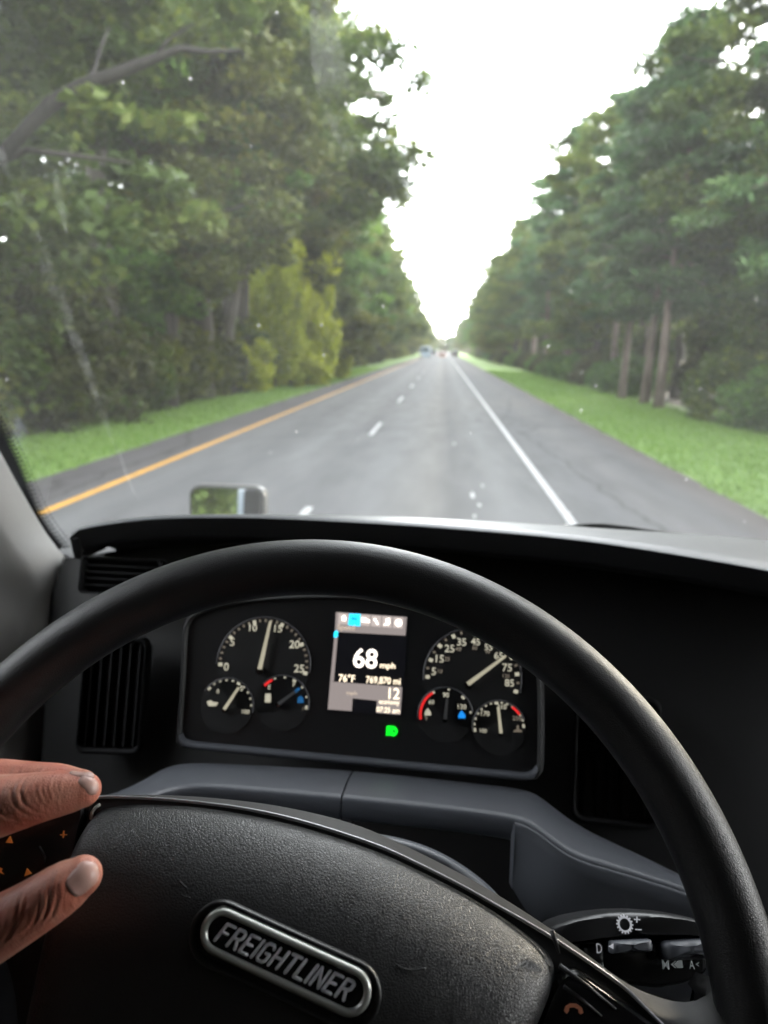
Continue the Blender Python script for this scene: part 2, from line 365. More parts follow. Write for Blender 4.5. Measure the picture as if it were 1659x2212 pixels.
# ================================================================== trees
LM = {
    'oak': leaf_mat('oak_leaves', (0.0334, 0.0585, 0.0127), (0.0705, 0.1072, 0.0229), (0.1577, 0.1868, 0.0331)),
    'olive': leaf_mat('olive_leaves', (0.0538, 0.0673, 0.0137), (0.0998, 0.1160, 0.0216), (0.1728, 0.1798, 0.0333)),
    'fresh': leaf_mat('fresh_leaves', (0.0408, 0.0893, 0.0178), (0.0780, 0.1592, 0.0306), (0.1577, 0.2517, 0.0446)),
    'pine': leaf_mat('pine_needles', (0.0297, 0.0682, 0.0242), (0.0520, 0.1104, 0.0357), (0.1076, 0.1705, 0.0510), .2),
    'vine': leaf_mat('vine_leaves', (.15, .19, .015), (.27, .31, .020), (.40, .42, .038), .5),
    'dark': leaf_mat('dark_leaves', (0.0260, 0.0325, 0.0115), (0.0483, 0.0552, 0.0178), (0.0854, 0.0877, 0.0280)),  # undergrowth leaves, a darker mix than the oak
}
def rand_unit(N):
    v = rng.normal(size=(N, 3)); return v/np.linalg.norm(v, axis=1)[:, None]
def leaf_cloud(cent, rad, per, size, flat=.5, droop=0.0, elong=1.7):
    """leaves clustered round clump centres; normals lean outward-up so clumps read light on top"""
    P, T = [], []
    for c, r, k in zip(cent, rad, per):
        d = rand_unit(k); rr = r*(rng.random(k)**.45)
        q = d*rr[:, None]; q[:, 2] *= flat; q[:, 2] -= droop*(q[:, 0]**2+q[:, 1]**2)/max(r, .1)
        P.append(c+q); T.append(np.clip(.48+rng.normal(0, .17)+rng.normal(0, .13, k), 0, 1))
    P = np.concatenate(P); T = np.concatenate(T); N = len(P)
    n = rand_unit(N); n[:, 2] = np.abs(n[:, 2])+.35; n /= np.linalg.norm(n, axis=1)[:, None]
    t = rand_unit(N); A = np.cross(n, t); A /= np.linalg.norm(A, axis=1)[:, None]; B = np.cross(n, A)
    s = size*(.6+.8*rng.random(N))
    return P, A*(s*elong*.5)[:, None], B*(s*.5)[:, None], T
def trunk_mesh(name, path, r0, r1, limbs, material, seg=9):
    mb = MB(); n = len(path)
    mb.tube(path, [r0*(1-i/(n-1))+r1*i/(n-1)+(r0*.35 if i == 0 else 0) for i in range(n)], seg)
    for lp, a, b in limbs: mb.tube(lp, [a*(1-i/(len(lp)-1))+b*i/(len(lp)-1) for i in range(len(lp))], 6)
    o = mb.build(name, material); me = o.data; bpy.data.objects.remove(o); return me
def broadleaf(seed, H, Rc, base, leaf, lean=0.0, nclump=260, per=150, size=.145, gap=0.0, lm=None):
    global rng
    rng = np.random.default_rng(seed)
    path = [V(lean*t*t*3+rng.normal(0, .12)*t*3, rng.normal(0, .12)*t*3, H*.86*t) for t in np.linspace(0, 1, 8)]
    cent, rad, k = [], [], []; limbs = []
    nl = 11
    for i in range(nl):
        f = (i+.5)/nl; z0 = base+(H*.82-base)*f; j = min(6, int(z0/(H*.86)*7)); p0 = path[j]+(path[j+1]-path[j])*((z0/(H*.86)*7)-j)
        an = i*2.4+rng.random()*.8; L = Rc*(1.0-.62*f**2)*(.75+.45*rng.random()); rise = .25+.55*f
        tip = p0+V(math.cos(an)*L, math.sin(an)*L, L*rise*(.4+.6*rng.random()))
        mid = p0*.5+tip*.5+V(0, 0, L*.12)
        limbs.append(([p0, mid, tip], .05+.012*L*(1-f), .02))
        for q in range(int(nclump/nl)):
            u = rng.random()**.6
            c = p0*(1-u)+tip*u + rand_unit(1)[0]*V(1, 1, .8)*(Rc*.34*(.5+.7*rng.random()))
            if gap and rng.random() < gap and c[2] > H*.55: continue
            cent.append(c); rad.append(.45+.50*rng.random()); k.append(int(per*(.6+.8*rng.random())))
    for q in range(int(nclump*.12)):      # top
        c = path[-1]+rand_unit(1)[0]*V(Rc*.38, Rc*.38, H*.10)*rng.random()**.4+V(0, 0, H*.05)
        cent.append(c); rad.append(.4+.5*rng.random()); k.append(int(per*(.6+.8*rng.random())))
    P, A, B, T = leaf_cloud(cent, rad, k, size)
    return trunk_mesh('trunk', path, .018*H, .03, limbs, M['bark']), quads_mesh('crown', P, A, B, T, LM[leaf])
def pine(seed, H, Rc, base, per=60, size=.17):
    global rng
    rng = np.random.default_rng(seed)
    path = [V(rng.normal(0, .05)*t*3, rng.normal(0, .05)*t*3, H*t) for t in np.linspace(0, 1, 8)]
    cent, rad, k, limbs = [], [], [], []
    z = base
    while z < H*.98:
        f = (z-base)/(H-base); nb = 3 if f < .8 else 4
        for b in range(nb):
            an = rng.random()*6.28; L = Rc*(1-.72*f)*(.55+.6*rng.random()); sag = -.12+.35*f
            p0 = V(0, 0, z+rng.normal(0, .2)); tip = p0+V(math.cos(an)*L, math.sin(an)*L, L*sag)
            limbs.append(([p0, (p0+tip)/2+V(0, 0, .12*L), tip], .045, .012))
            for q in range(max(3, int(L*2.6))):
                u = .25+.75*rng.random()
                c = p0*(1-u)+tip*u+V(rng.normal(0, .3), rng.normal(0, .3), rng.normal(0, .12)+.10*L*u*(1-u)*4)
                cent.append(c); rad.append(.35+.35*rng.random()); k.append(int(per*(.6+.8*rng.random())))
        z += .42+.35*rng.random()
    P, A, B, T = leaf_cloud(cent, rad, k, size, flat=.42, elong=2.8)
    return trunk_mesh('trunk', path, .0125*H, .03, limbs, M['pine_bark']), quads_mesh('crown', P, A, B*.55, T, LM['pine'])
def bush(seed, H, Rc, leaf, nclump=90, per=110, size=.12, dome=.55):
    global rng
    rng = np.random.default_rng(seed)
    cent, rad, k, limbs = [], [], [], []
    for i in range(nclump):
        an = rng.random()*6.28; r = Rc*rng.random()**.5; zt = H*(1-dome*(r/Rc)**2)*(.78+.3*rng.random())*(1 if dome > .3 else .62+.42*abs(math.sin(an*1.5+.6)))
        cent.append(V(math.cos(an)*r, math.sin(an)*r, zt*rng.random()**.55)); rad.append(.28+.4*rng.random()); k.append(int(per*(.6+.8*rng.random())))
    for i in range(6):
        an = i*1.05; limbs.append(([V(0, 0, 0), V(math.cos(an)*Rc*.25, math.sin(an)*Rc*.25, H*.4), V(math.cos(an)*Rc*.6, math.sin(an)*Rc*.6, H*.7)], .035, .01))
    P, A, B, T = leaf_cloud(cent, rad, k, size, flat=.8)
    return trunk_mesh('stem', [V(0, 0, -.1), V(0, 0, H*.2), V(.1, 0, H*.45), V(.1, .1, H*.6)], .05, .02, limbs, M['bark'], 6), quads_mesh('foliage', P, A, B, T, LM[leaf])

KIND = {
    'oak1': broadleaf(1, 17, 4.6, 3.0, 'oak'), 'oak2': broadleaf(2, 19, 5.0, 4.0, 'oak', nclump=370),
    'olive1': broadleaf(3, 16, 4.4, 2.5, 'olive'), 'olive2': broadleaf(4, 14, 4.0, 2.0, 'olive', nclump=300),
    'fresh1': broadleaf(5, 15, 4.2, 2.5, 'fresh'), 'open1': broadleaf(6, 18, 4.4, 6.0, 'oak', gap=.45, nclump=300),
    'pine1': pine(7, 17, 3.2, 5.5), 'pine2': pine(8, 15, 3.0, 4.5), 'pine3': pine(9, 19, 3.4, 7.5),
}
BUSH = {
    'b_dark': bush(21, 3.4, 2.0, 'dark'), 'b_oak': bush(22, 4.2, 2.2, 'oak', 110), 'b_fresh': bush(23, 2.6, 1.7, 'fresh', 80),
    'b_olive': bush(24, 3.2, 1.9, 'olive'), 'b_vine': bush(25, 3.0, 1.5, 'vine', 120, 90, .14, .12),
}
rng = np.random.default_rng(99)
def plant(name, kinds, key, x, y, label, cat, group, rz=None, s=1.0, sz=None, tilt=(0, 0), parts=('trunk', 'crown'), z=-.3):
    e = bpy.data.objects.new(name, None); COL.objects.link(e); e.location = (x, y, z); e.rotation_mode = 'ZYX'
    e.rotation_euler = (tilt[0], tilt[1], rng.random()*6.28 if rz is None else rz); e.scale = (s, s, sz or s)
    e['label'] = label; e['category'] = cat
    if group: e['group'] = group
    for me, pn in zip(kinds[key], parts):
        o = bpy.data.objects.new(pn, me); COL.objects.link(o); o.parent = e
    return e
L_FOREST = 'trees in the forest wall on the left'; R_FOREST = 'trees in the forest wall on the right'
L_LAB = 'tall broadleaf tree in the forest wall left of the road'; R_LAB = 'tall green tree in the forest wall right of the road'
# --- trees one can tell apart
plant('oak_tree', KIND, 'open1', -11.2, 9.5, 'dark oak overhanging the upper left corner, nearest on the left', 'tree', None, s=1.05)
plant('oak_tree', KIND, 'open1', -10.4, 29.0, 'tall open-crowned tree leaning over the left verge against the white sky', 'tree', None, s=1.45, tilt=(0, .03))
plant('oak_tree', KIND, 'oak1', -10.6, 14.0, 'tall grey-green tree on the left, just before the leaning open-crowned one', 'tree', None, s=1.2, tilt=(0, .05))
plant('pine_tree', KIND, 'pine2', 9.5, 31.0, 'pine with a straight pale trunk, nearest of the bare trunks at right', 'tree', None, s=1.05)
plant('pine_tree', KIND, 'pine2', 9.6, 33.6, 'slim pine trunk second from the nearest pale trunk at right', 'tree', None, s=1.1, rz=2.0)
plant('pine_tree', KIND, 'pine2', 9.3, 36.6, 'slim pine trunk third along in the trio of bare trunks at right', 'tree', None, s=1.0, rz=4.0)
plant('pine_tree', KIND, 'pine1', 10.4, 21.5, 'pine with a bare pale trunk close to the right picture edge', 'tree', None, s=1.0)
plant('oak_tree', KIND, 'oak2', 15.2, 28.5, 'tall dark broadleaf tree behind the open-crowned one in the upper right corner', 'tree', None, s=1.18)
plant('oak_tree', KIND, 'open1', 13.0, 25.5, 'open-crowned tree at upper right with sky showing through its leaves', 'tree', None, s=1.12)
# --- the forest walls
def near_(y): return min(1, max(0, (78-y)/40))
def wall(side, rows):
    x = y = 0
    for (x0, jx, ystart, step, grow, kinds, s0, s1, yend) in rows:
        y = ystart; low = 1 if x0 < 12 else (.52 if side < 0 else .92)
        while y < yend:
            k = kinds[int(rng.integers(len(kinds)))]
            if side < 0 and x0 < 12 and y < 46: k = 'open1' if y > 30 else ['open1', 'olive1', 'open1'][int(y) % 3]
            xx = side*(x0+rng.random()*jx); yy = y+rng.normal(0, .25)*step
            clash = side > 0 and yy < 39 and xx < 12.5
            if not clash:
                nm = 'pine_tree' if k.startswith('pine') else 'broadleaf_tree'
                sort_ = 'pine' if k.startswith('pine') else {'o': 'dark broadleaf', 'f': 'fresh-green broadleaf'}.get(k[0], 'broadleaf') if not k.startswith('olive') else 'olive broadleaf'
                if side < 0: where = 'before the bright vine bushes' if yy < 40 else 'between the vine bushes and pale van' if yy < 150 else 'beyond the pale van'
                else: where = 'nearer than the trio of bare pine trunks' if yy < 31 else 'between the bare trunks and tan car' if yy < 165 else 'beyond the tan car'
                lab = '%s tree in the %s forest %s, %s' % (sort_, 'left' if side < 0 else 'right', 'edge' if x0 < 12 else 'interior', where)
                plant(nm, KIND, k, xx, yy, lab, 'tree', lab.split(',')[0].replace(' tree', ' trees')+' '+where, s=(s0+(s1-s0)*rng.random())*(low if y < 45 else 1)*(1+.26*near_(y) if side < 0 and x0 < 12 else 1), tilt=(0, (.03*rng.random()+.07*near_(y) if side < 0 else -.03*rng.random())))
            step_now = step*(1+y*grow); y += step_now
wall(-1, [(10.1, 1.2, 20, 4.4, .010, ['oak1', 'oak2', 'olive1', 'olive2', 'fresh1', 'oak2'], 1.0, 1.15, 560),
          (14.5, 4.0, -6, 4.6, .012, ['oak1', 'oak2', 'olive1', 'pine1'], .95, 1.2, 500),
          (20.5, 4.0, 4, 6.5, .012, ['oak2', 'oak1', 'olive1'], 1.0, 1.2, 200)])
wall(1, [(10.6, 1.6, 39, 4.0, .010, ['pine1', 'pine2', 'fresh1', 'oak1', 'olive2', 'pine3'], 1.06, 1.24, 560),
         (13.4, 3.0, 6, 3.6, .012, ['pine1', 'fresh1', 'pine3', 'oak1', 'open1'], 1.0, 1.15, 500),
         (19.5, 4.0, 10, 6.0, .014, ['pine1', 'oak1', 'pine2'], .9, 1.0, 200)])
for y in (-8, -14, -20, -27, -35, -44, -55, -70):       # the forest goes on behind the truck, seen in the mirror
    for sd_ in (-1, 1):
        plant('broadleaf_tree', KIND, 'oak1', sd_*(11.5+rng.random()*2), y, 'broadleaf tree behind the truck, glimpsed only in the fender mirror', 'tree', 'trees behind the truck')
for y in range(-75, 0, 5):
    plant('shrub', BUSH, 'b_oak', -10.6-rng.random()*1.5, y, 'shrub behind the truck, glimpsed only in the fender mirror', 'shrub', 'shrubs behind the truck', s=1.5+.4*rng.random(), parts=('stem', 'foliage'))
# --- undergrowth along the forest edge
def under(side, x0, jx, ys, ye, step, grow, kinds, s0, s1):
    y = ys
    while y < ye:
        k = kinds[int(rng.integers(len(kinds)))]; xx = side*(x0+rng.random()*jx)
        if not (side > 0 and x0 < 12 and (17 < y < 23 or 28 < y < 38.5)):
            plant('shrub', BUSH, k, xx, y+rng.normal(0, .3), '%s shrub at the foot of the %s forest %s, %s' % ({'b_dark': 'dark', 'b_oak': 'dull green', 'b_fresh': 'fresh green', 'b_olive': 'olive'}[k], 'left' if side < 0 else 'right', 'edge' if x0 < 12 else 'interior', ('before the vine bushes' if y < 40 else 'past the vine bushes') if side < 0 else ('nearer than the bare trunks' if y < 31 else 'past the bare trunks')), 'shrub',
                  '%s undergrowth shrubs, %s %s' % ({'b_dark': 'dark', 'b_oak': 'dull green', 'b_fresh': 'fresh green', 'b_olive': 'olive'}[k], 'left' if side < 0 else 'right', ('near ' if y < (40 if side < 0 else 31) else 'far ')+('edge' if x0 < 12 else 'interior')), s=s0+(s1-s0)*rng.random(), parts=('stem', 'foliage'))
        y += step*(1+y*grow)
under(-1, 11.4, .9, 3, 38, 1.25, .0, ['b_dark', 'b_oak', 'b_olive'], 1.05, 1.5)
under(-1, 11.0, .9, 35, 260, 2.6, .012, ['b_dark', 'b_dark', 'b_oak', 'b_olive'], .8, 1.25)
under(-1, 13.0, 2.0, 3, 300, 2.6, .03, ['b_dark', 'b_oak'], 1.1, 1.6)
under(1, 10.6, .9, 6, 17, 1.6, .0, ['b_dark', 'b_oak'], .8, 1.2)
under(1, 10.2, .9, 23, 260, 2.3, .02, ['b_fresh', 'b_dark', 'b_oak', 'b_fresh'], .6, 1.0)
under(1, 13.6, 2.0, 6, 300, 2.6, .03, ['b_dark', 'b_oak'], 1.1, 1.5)
# --- bright vines climbing at the left edge
VP = dict(parts=('stem', 'foliage'))
plant('vine_bush', BUSH, 'b_vine', -8.7, 43.0, 'tall bright yellow-green vine-covered bush, brightest on the left', 'bush', None, s=1.25, sz=2.75, **VP)
plant('vine_bush', BUSH, 'b_vine', -9.2, 37.5, 'slender yellow-green vine column left of the brightest bush', 'bush', None, s=.95, sz=2.2, **VP)
plant('vine_bush', BUSH, 'b_vine', -8.7, 39.8, 'low yellow-green vine mound at the foot of the brightest bush', 'bush', None, s=1.15, sz=.95, **VP)
plant('vine_bush', BUSH, 'b_vine', -8.6, 50.0, 'small yellow-green bush behind the brightest vine bush', 'bush', None, s=1.1, sz=1.3, **VP)
plant('vine_bush', BUSH, 'b_vine', -9.8, 33.5, 'low dull yellow-green bush nearest the camera on the left', 'bush', None, s=.9, sz=.9, **VP)
plant('broadleaf_tree', KIND, 'fresh1', -9.9, 24.5, 'fresh green tree standing before the darker wall, left of the vines', 'tree', None, s=.95)
# --- the bend where the road ends among trees
for r in range(3):
    for k in range(9):
        plant('broadleaf_tree', KIND, ['oak1', 'olive1', 'fresh1'][(k+r) % 3], -22+5.2*k+2.1*r, 470+16*r+rng.random()*8, 'tiny hazy tree closing the far end of the road', 'tree', 'trees closing the far end of the road', s=.66+.12*rng.random())
for k in range(14):
    plant('shrub', BUSH, ['b_oak', 'b_dark', 'b_fresh'][k % 3], -20+3.1*k, 458+rng.random()*6, 'tiny hazy shrub under the trees closing the far end of the road', 'shrub', 'shrubs closing the far end of the road', s=1.5, parts=('stem', 'foliage'))
# --- the dark limb across the upper left
lb = thing('tree_limb', 'thick dark bare limb slanting across the upper left foliage', 'branch', (-11.2, 9.5, 5.0))
def limb_pts(l): return [W(*q) for q in l]
MB().tube(limb_pts([(10, 330, 12.9), (60, 275, 12.8), (110, 225, 12.7), (180, 185, 12.6), (250, 160, 12.6), (330, 128, 12.6), (390, 105, 12.6), (450, 112, 12.6), (520, 108, 12.6)]), [.13, .13, .14, .13, .11, .085, .065, .05, .02], 10).build('bough', M['dark_bark'], lb)
MB().tube(limb_pts([(180, 185, 12.6), (205, 150, 12.7), (215, 110, 12.8), (235, 60, 12.9)]), [.06, .04, .03, .015], 8).build('twig', M['dark_bark'], lb)
MB().tube(limb_pts([(330, 128, 12.6), (365, 85, 12.5), (420, 50, 12.4)]), [.045, .03, .012], 8).build('twig', M['dark_bark'], lb)
MB().tube([W(10, 330, 12.9), V(-11.6, 10.2, 5.2), V(-11.5, 9.9, 3.0), V(-11.2, 9.6, -.3)], [.13, .17, .22, .30], 10).build('trunk', M['dark_bark'], lb)

# ================================================================== vehicles far ahead
M['v_white'] = mat('pale_blue_van_paint', (.26, .34, .41), .4, coat=.2, noise=(2, .05)); M['v_dark'] = mat('dark_car_paint', (.03, .035, .04), .3, coat=.4)
M['v_tan'] = mat('reddish_tan_car_paint', (.34, .20, .15), .3, coat=.4); M['v_glass'] = mat('dark_car_glass', (.02, .025, .03), .08)
M['v_lamp'] = mat('red_tail_lamp', (.4, .02, .02), .3)
def vehicle(name, label, cat, x, y, wd, ln, prof, paint):
    """prof: side outline (y along, z) ; rear towards the camera"""
    t = thing(name, label, cat, (x, y, 0))
    def ring(px_, k): return [V(x+k*wd/2, y+a, b) for a, b in prof]
    MB().prism(ring(0, -1), ring(0, 1)).build('body', paint, t, smooth=False, bevel=.06)
    zt = max(b for a, b in prof); mb = MB()
    mb.prism([V(x+s*wd*.42, y-.03, q) for s, q in ((-1, zt*.62), (1, zt*.62), (1, zt*.9), (-1, zt*.9))], [V(x+s*wd*.42, y+.05, q) for s, q in ((-1, zt*.62), (1, zt*.62), (1, zt*.9), (-1, zt*.9))]).build('rear_window', M['v_glass'], t, smooth=False)
    for s in (-1, 1):
        MB().box(V(x+s*wd*.42, y-.03, .85), V(.09, 0, 0), V(0, .04, 0), V(0, 0, .10)).build('tail_lamp', M['v_lamp'], t, smooth=False)
        for yy in (.75, ln-.85):
            p = [V(x+s*(wd/2-.12), y+yy, .33), V(x+s*(wd/2+.01), y+yy, .33)]
            MB().tube(p, .33, 16).build('wheel', M['rubber'], t)
    return t
van = [(0, .4), (0, 2.5), (4.3, 2.55), (4.9, 1.6), (5.6, 1.35), (5.7, .4)]
car = [(0, .35), (-.05, .95), (.25, 1.05), (.75, 1.48), (2.2, 1.5), (3.0, 1.05), (4.2, .88), (4.3, .35)]
suv = [(0, .4), (0, 1.1), (.2, 1.75), (2.6, 1.78), (3.3, 1.2), (4.5, 1.05), (4.6, .4)]
vehicle('van', 'pale blue van far ahead in the left lane', 'van', -3.8, 150, 2.2, 5.7, van, M['v_white'])
vehicle('car', 'reddish tan car far ahead in the right lane', 'car', -.2, 165, 1.8, 4.3, car, M['v_tan'])
vehicle('car', 'small dark car between the pale blue van and the tan car', 'car', -2.9, 185, 1.85, 4.6, suv, M['v_dark'])
vehicle('pickup', 'grey vehicle just right of the tan car far ahead', 'car', 2.9, 175, 1.9, 4.6, suv, M['mirror_shell'])

# ================================================================== the truck cab
def R(x, y, z): return EYE + V(x, y, z)           # relative to the driver's eye
cab = thing('truck_cab', 'dark truck cab seen from the driver seat, with pale grey pillar trim at left', 'truck cab', (0, 0.4, 0.9))
WS = Frame(R(.45, 1.03, .10), V(1, 0, 0), V(0, -.45, 1.1))
def glass_mat():
    m = bpy.data.materials.new('dusty_windshield_glass'); m.use_nodes = True; n, l = nodes_of(m); n.remove(n['Principled BSDF'])
    tr = n.new('ShaderNodeBsdfTransparent'); tr.inputs['Color'].default_value = (.93, .95, .94, 1)
    gl = n.new('ShaderNodeBsdfGlossy'); gl.inputs['Roughness'].default_value = .02; gl.inputs['Color'].default_value = (1, 1, 1, 1)
    fr = n.new('ShaderNodeFresnel'); fr.inputs['IOR'].default_value = 1.38
    m1 = n.new('ShaderNodeMixShader'); l.new(fr.outputs[0], m1.inputs[0]); l.new(tr.outputs[0], m1.inputs[1]); l.new(gl.outputs[0], m1.inputs[2])
    du = n.new('ShaderNodeBsdfTranslucent'); du.inputs['Color'].default_value = (.75, .77, .74, 1)
    tc = n.new('ShaderNodeTexCoord')
    t1 = n.new('ShaderNodeTexNoise'); t1.inputs['Scale'].default_value = 2.6; t1.inputs['Detail'].default_value = 7; l.new(tc.outputs['Object'], t1.inputs['Vector'])
    mr = n.new('ShaderNodeMapRange'); mr.inputs['From Min'].default_value = .3; mr.inputs['From Max'].default_value = .75; mr.inputs['To Min'].default_value = DUST[0]; mr.inputs['To Max'].default_value = DUST[1]
    l.new(t1.outputs['Fac'], mr.inputs['Value'])
    vo = n.new('ShaderNodeTexVoronoi'); vo.inputs['Scale'].default_value = 30; l.new(tc.outputs['Object'], vo.inputs['Vector'])
    sp = n.new('ShaderNodeMapRange'); sp.inputs['From Min'].default_value = .045; sp.inputs['From Max'].default_value = .075; sp.inputs['To Min'].default_value = .32; sp.inputs['To Max'].default_value = 0
    l.new(vo.outputs['Distance'], sp.inputs['Value'])
    t2 = n.new('ShaderNodeTexNoise'); t2.inputs['Scale'].default_value = 14; l.new(tc.outputs['Object'], t2.inputs['Vector'])
    gt = n.new('ShaderNodeMath'); gt.operation = 'GREATER_THAN'; gt.inputs[1].default_value = .56; l.new(t2.outputs['Fac'], gt.inputs[0])
    mu = n.new('ShaderNodeMath'); mu.operation = 'MULTIPLY'; l.new(sp.outputs[0], mu.inputs[0]); l.new(gt.outputs[0], mu.inputs[1])
    ad = n.new('ShaderNodeMath'); ad.operation = 'ADD'; l.new(mr.outputs[0], ad.inputs[0]); l.new(mu.outputs[0], ad.inputs[1])
    m2 = n.new('ShaderNodeMixShader'); l.new(ad.outputs[0], m2.inputs[0]); l.new(m1.outputs[0], m2.inputs[1]); l.new(du.outputs[0], m2.inputs[2])
    l.new(m2.outputs[0], n['Material Output'].inputs['Surface']); return m
DUST = (.012, .034)
M['glass'] = glass_mat()
mb = MB(); rows = []
for j in range(9):
    b = -.62+1.30*j/8
    rows.append([WS.pt(a, b, -.05*(1-((a)/1.2)**2)-.0) for a in np.linspace(-1.22, 1.22, 17)])
mb.grid(rows)
mb.build('windshield', M['glass'], cab)

def panel(name, mt, lo, hi, bevel=.01):
    lo, hi = np.array(lo, float), np.array(hi, float); c = (lo+hi)/2; h = (hi-lo)/2
    return MB().box(EYE+c, V(h[0], 0, 0), V(0, h[1], 0), V(0, 0, h[2])).build(name, mt, cab, smooth=False, bevel=bevel)
panel('roof', M['liner'], (-.80, -1.25, .70), (1.75, .83, .76))
panel('rear_wall', M['liner'], (-.80, -1.30, -1.3), (1.75, -1.24, .70))
panel('floor', M['dash'], (-.80, -1.25, -1.36), (1.75, 1.3, -1.30))
panel('firewall', M['dash'], (-.70, 1.22, -1.30), (1.65, 1.28, -.50))
for s, x0, x1 in ((-1, -.82, -.74), (1, 1.70, 1.78)):
    wy0, wy1, wz0, wz1 = (.22, .74, -.22, .46) if s < 0 else (.10, .74, -.22, .46)
    panel('door', M['dash'], (x0, -.35, -1.28), (x1, 1.0, wz0)); panel('door', M['dash'], (x0, 1.0, -1.28), (x1, 1.30, -.45))
    panel('door_frame', M['dash'], (x0, -.355, wz0), (x1, wy0, wz1)); panel('door_frame', M['dash'], (x0, wy1, wz0), (x1, .98, wz1)); panel('window_rail', M['liner'], (x0, -.355, wz1), (x1, .98, .70))
    panel('side_wall', M['liner'], (x0, -1.24, -1.28), (x1, -.36, .70))
for s, x0, x1 in ((-1, -.86, -.825), (1, 1.785, 1.82)):
    panel('door_skin', M['paint'], (x0, -1.3, -1.28), (x1, 1.25, -.33))
MB().prism([R(-.84, -1.3, -.32), R(-.84, -.37, -.32), R(-.84, -.37, .8), R(-.84, -1.3, .8)], [R(-.825, -1.3, -.32), R(-.825, -.37, -.32), R(-.825, -.37, .8), R(-.825, -1.3, .8)]).build('body_side', M['paint'], cab, smooth=False)
# long bonnet ahead of the windshield (hidden below the dash from here)
rows = []
for y_, z_, hw in ((1.30, -.60, 1.15), (1.6, -.66, 1.15), (2.0, -.76, 1.12), (2.5, -.93, 1.02), (2.75, -1.15, .95), (2.82, -1.5, .92)):
    rows.append([R(.5+hw*math.copysign(abs(t)**.8, t), y_, z_-.30*abs(t)**3.2) for t in np.linspace(-1, 1, 15)])
mb = MB().grid(rows); mb.build('bonnet', M['paint'], cab)

# A-pillar: sweep of a rounded section up the left edge of the windshield
pr = [(10, 1900, .79), (30, 1650, .81), (52, 1480, .83), (72, 1370, .84), (88, 1305, .85), (96, 1262, .86), (84, 1226, .86), (52, 1186, .86), (24, 1148, .86), (-10, 1090, .855), (-44, 1030, .85), (-104, 920, .84), (-204, 720, .82), (-374, 370, .80), (-600, -130, .78)]
pr3 = smooth_poly([W(*q) for q in pr], 60, 2)
rows = []
for i, p in enumerate(pr3):
    lowz = max(0, min(1, (EYE[2]-.22-p[2])/.25))
    wd = .125+.16*lowz
    out = unit(V(-1, -.28, 0)); nrm = unit(V(.30, -.95, .12))
    rows.append([p+V(.012, .05, -.01), p+V(.006, .022, 0)] + [p+out*wd*(1-math.cos(t))*.5*1.0+nrm*.030*math.sin(t) for t in np.linspace(.25, math.pi, 12)] + [p+out*wd+V(-.02, .06, 0)])
MB().grid(rows).build('pillar_trim', M['trim'], cab)
# black ceramic band with dots along the glass edge
band = smooth_poly([(-30, 850), (14, 945), (42, 1000), (66, 1062), (88, 1112), (110, 1146), (138, 1180)], 60, 2)
mb = MB(); inner, outer_ = [], []
for x, y in band:
    a, b = WS.px(x, y, -.0); inner.append(WS.pt(a, b, .004)); a, b = WS.px(x-60, y+34); outer_.append(WS.pt(a, b, .004))
mb.grid([inner, outer_]); mb.build('frit_band', M['frit'], cab)
mb = MB()
for x, y in resample(band, 40):
    for k, (off, r_) in enumerate(((3, .0042), (11, .0032), (18, .0021))):
        a, b = WS.px(x+off, y-off*.55+(k % 2)*3); c0 = WS.pt(a, b, .004)
        mb.add([c0+WS.r*r_*math.cos(t)+WS.u*r_*math.sin(t) for t in np.linspace(0, 2*math.pi, 7)[:-1]], [tuple(range(6))])
mb.build('frit_dots', M['frit'], cab, smooth=False, kind='stuff')
# pale film strips: the pillar's reflection painted on the glass, plus a smear
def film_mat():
    m = bpy.data.materials.new('reflection_smear_film'); m.use_nodes = True; n, l = nodes_of(m); n.remove(n['Principled BSDF'])
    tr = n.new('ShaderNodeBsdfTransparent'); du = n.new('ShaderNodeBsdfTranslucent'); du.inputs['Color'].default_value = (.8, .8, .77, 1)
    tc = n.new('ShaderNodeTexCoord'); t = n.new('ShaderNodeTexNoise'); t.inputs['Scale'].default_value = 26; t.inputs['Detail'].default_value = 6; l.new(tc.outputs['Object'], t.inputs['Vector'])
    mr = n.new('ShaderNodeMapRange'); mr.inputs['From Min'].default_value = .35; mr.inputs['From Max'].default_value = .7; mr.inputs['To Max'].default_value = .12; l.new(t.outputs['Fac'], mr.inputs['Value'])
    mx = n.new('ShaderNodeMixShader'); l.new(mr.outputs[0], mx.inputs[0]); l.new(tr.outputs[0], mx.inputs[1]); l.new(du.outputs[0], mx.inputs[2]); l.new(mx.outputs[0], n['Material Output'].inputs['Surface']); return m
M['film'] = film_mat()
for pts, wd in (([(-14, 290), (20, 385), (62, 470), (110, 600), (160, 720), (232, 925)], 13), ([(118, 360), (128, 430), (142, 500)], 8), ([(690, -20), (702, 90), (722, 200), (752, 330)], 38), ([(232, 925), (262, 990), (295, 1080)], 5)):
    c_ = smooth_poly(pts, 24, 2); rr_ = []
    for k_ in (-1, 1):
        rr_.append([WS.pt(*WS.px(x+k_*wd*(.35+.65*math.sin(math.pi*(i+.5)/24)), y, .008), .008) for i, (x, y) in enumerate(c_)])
    MB().grid(rr_).build('reflection_smear', M['film'], cab)
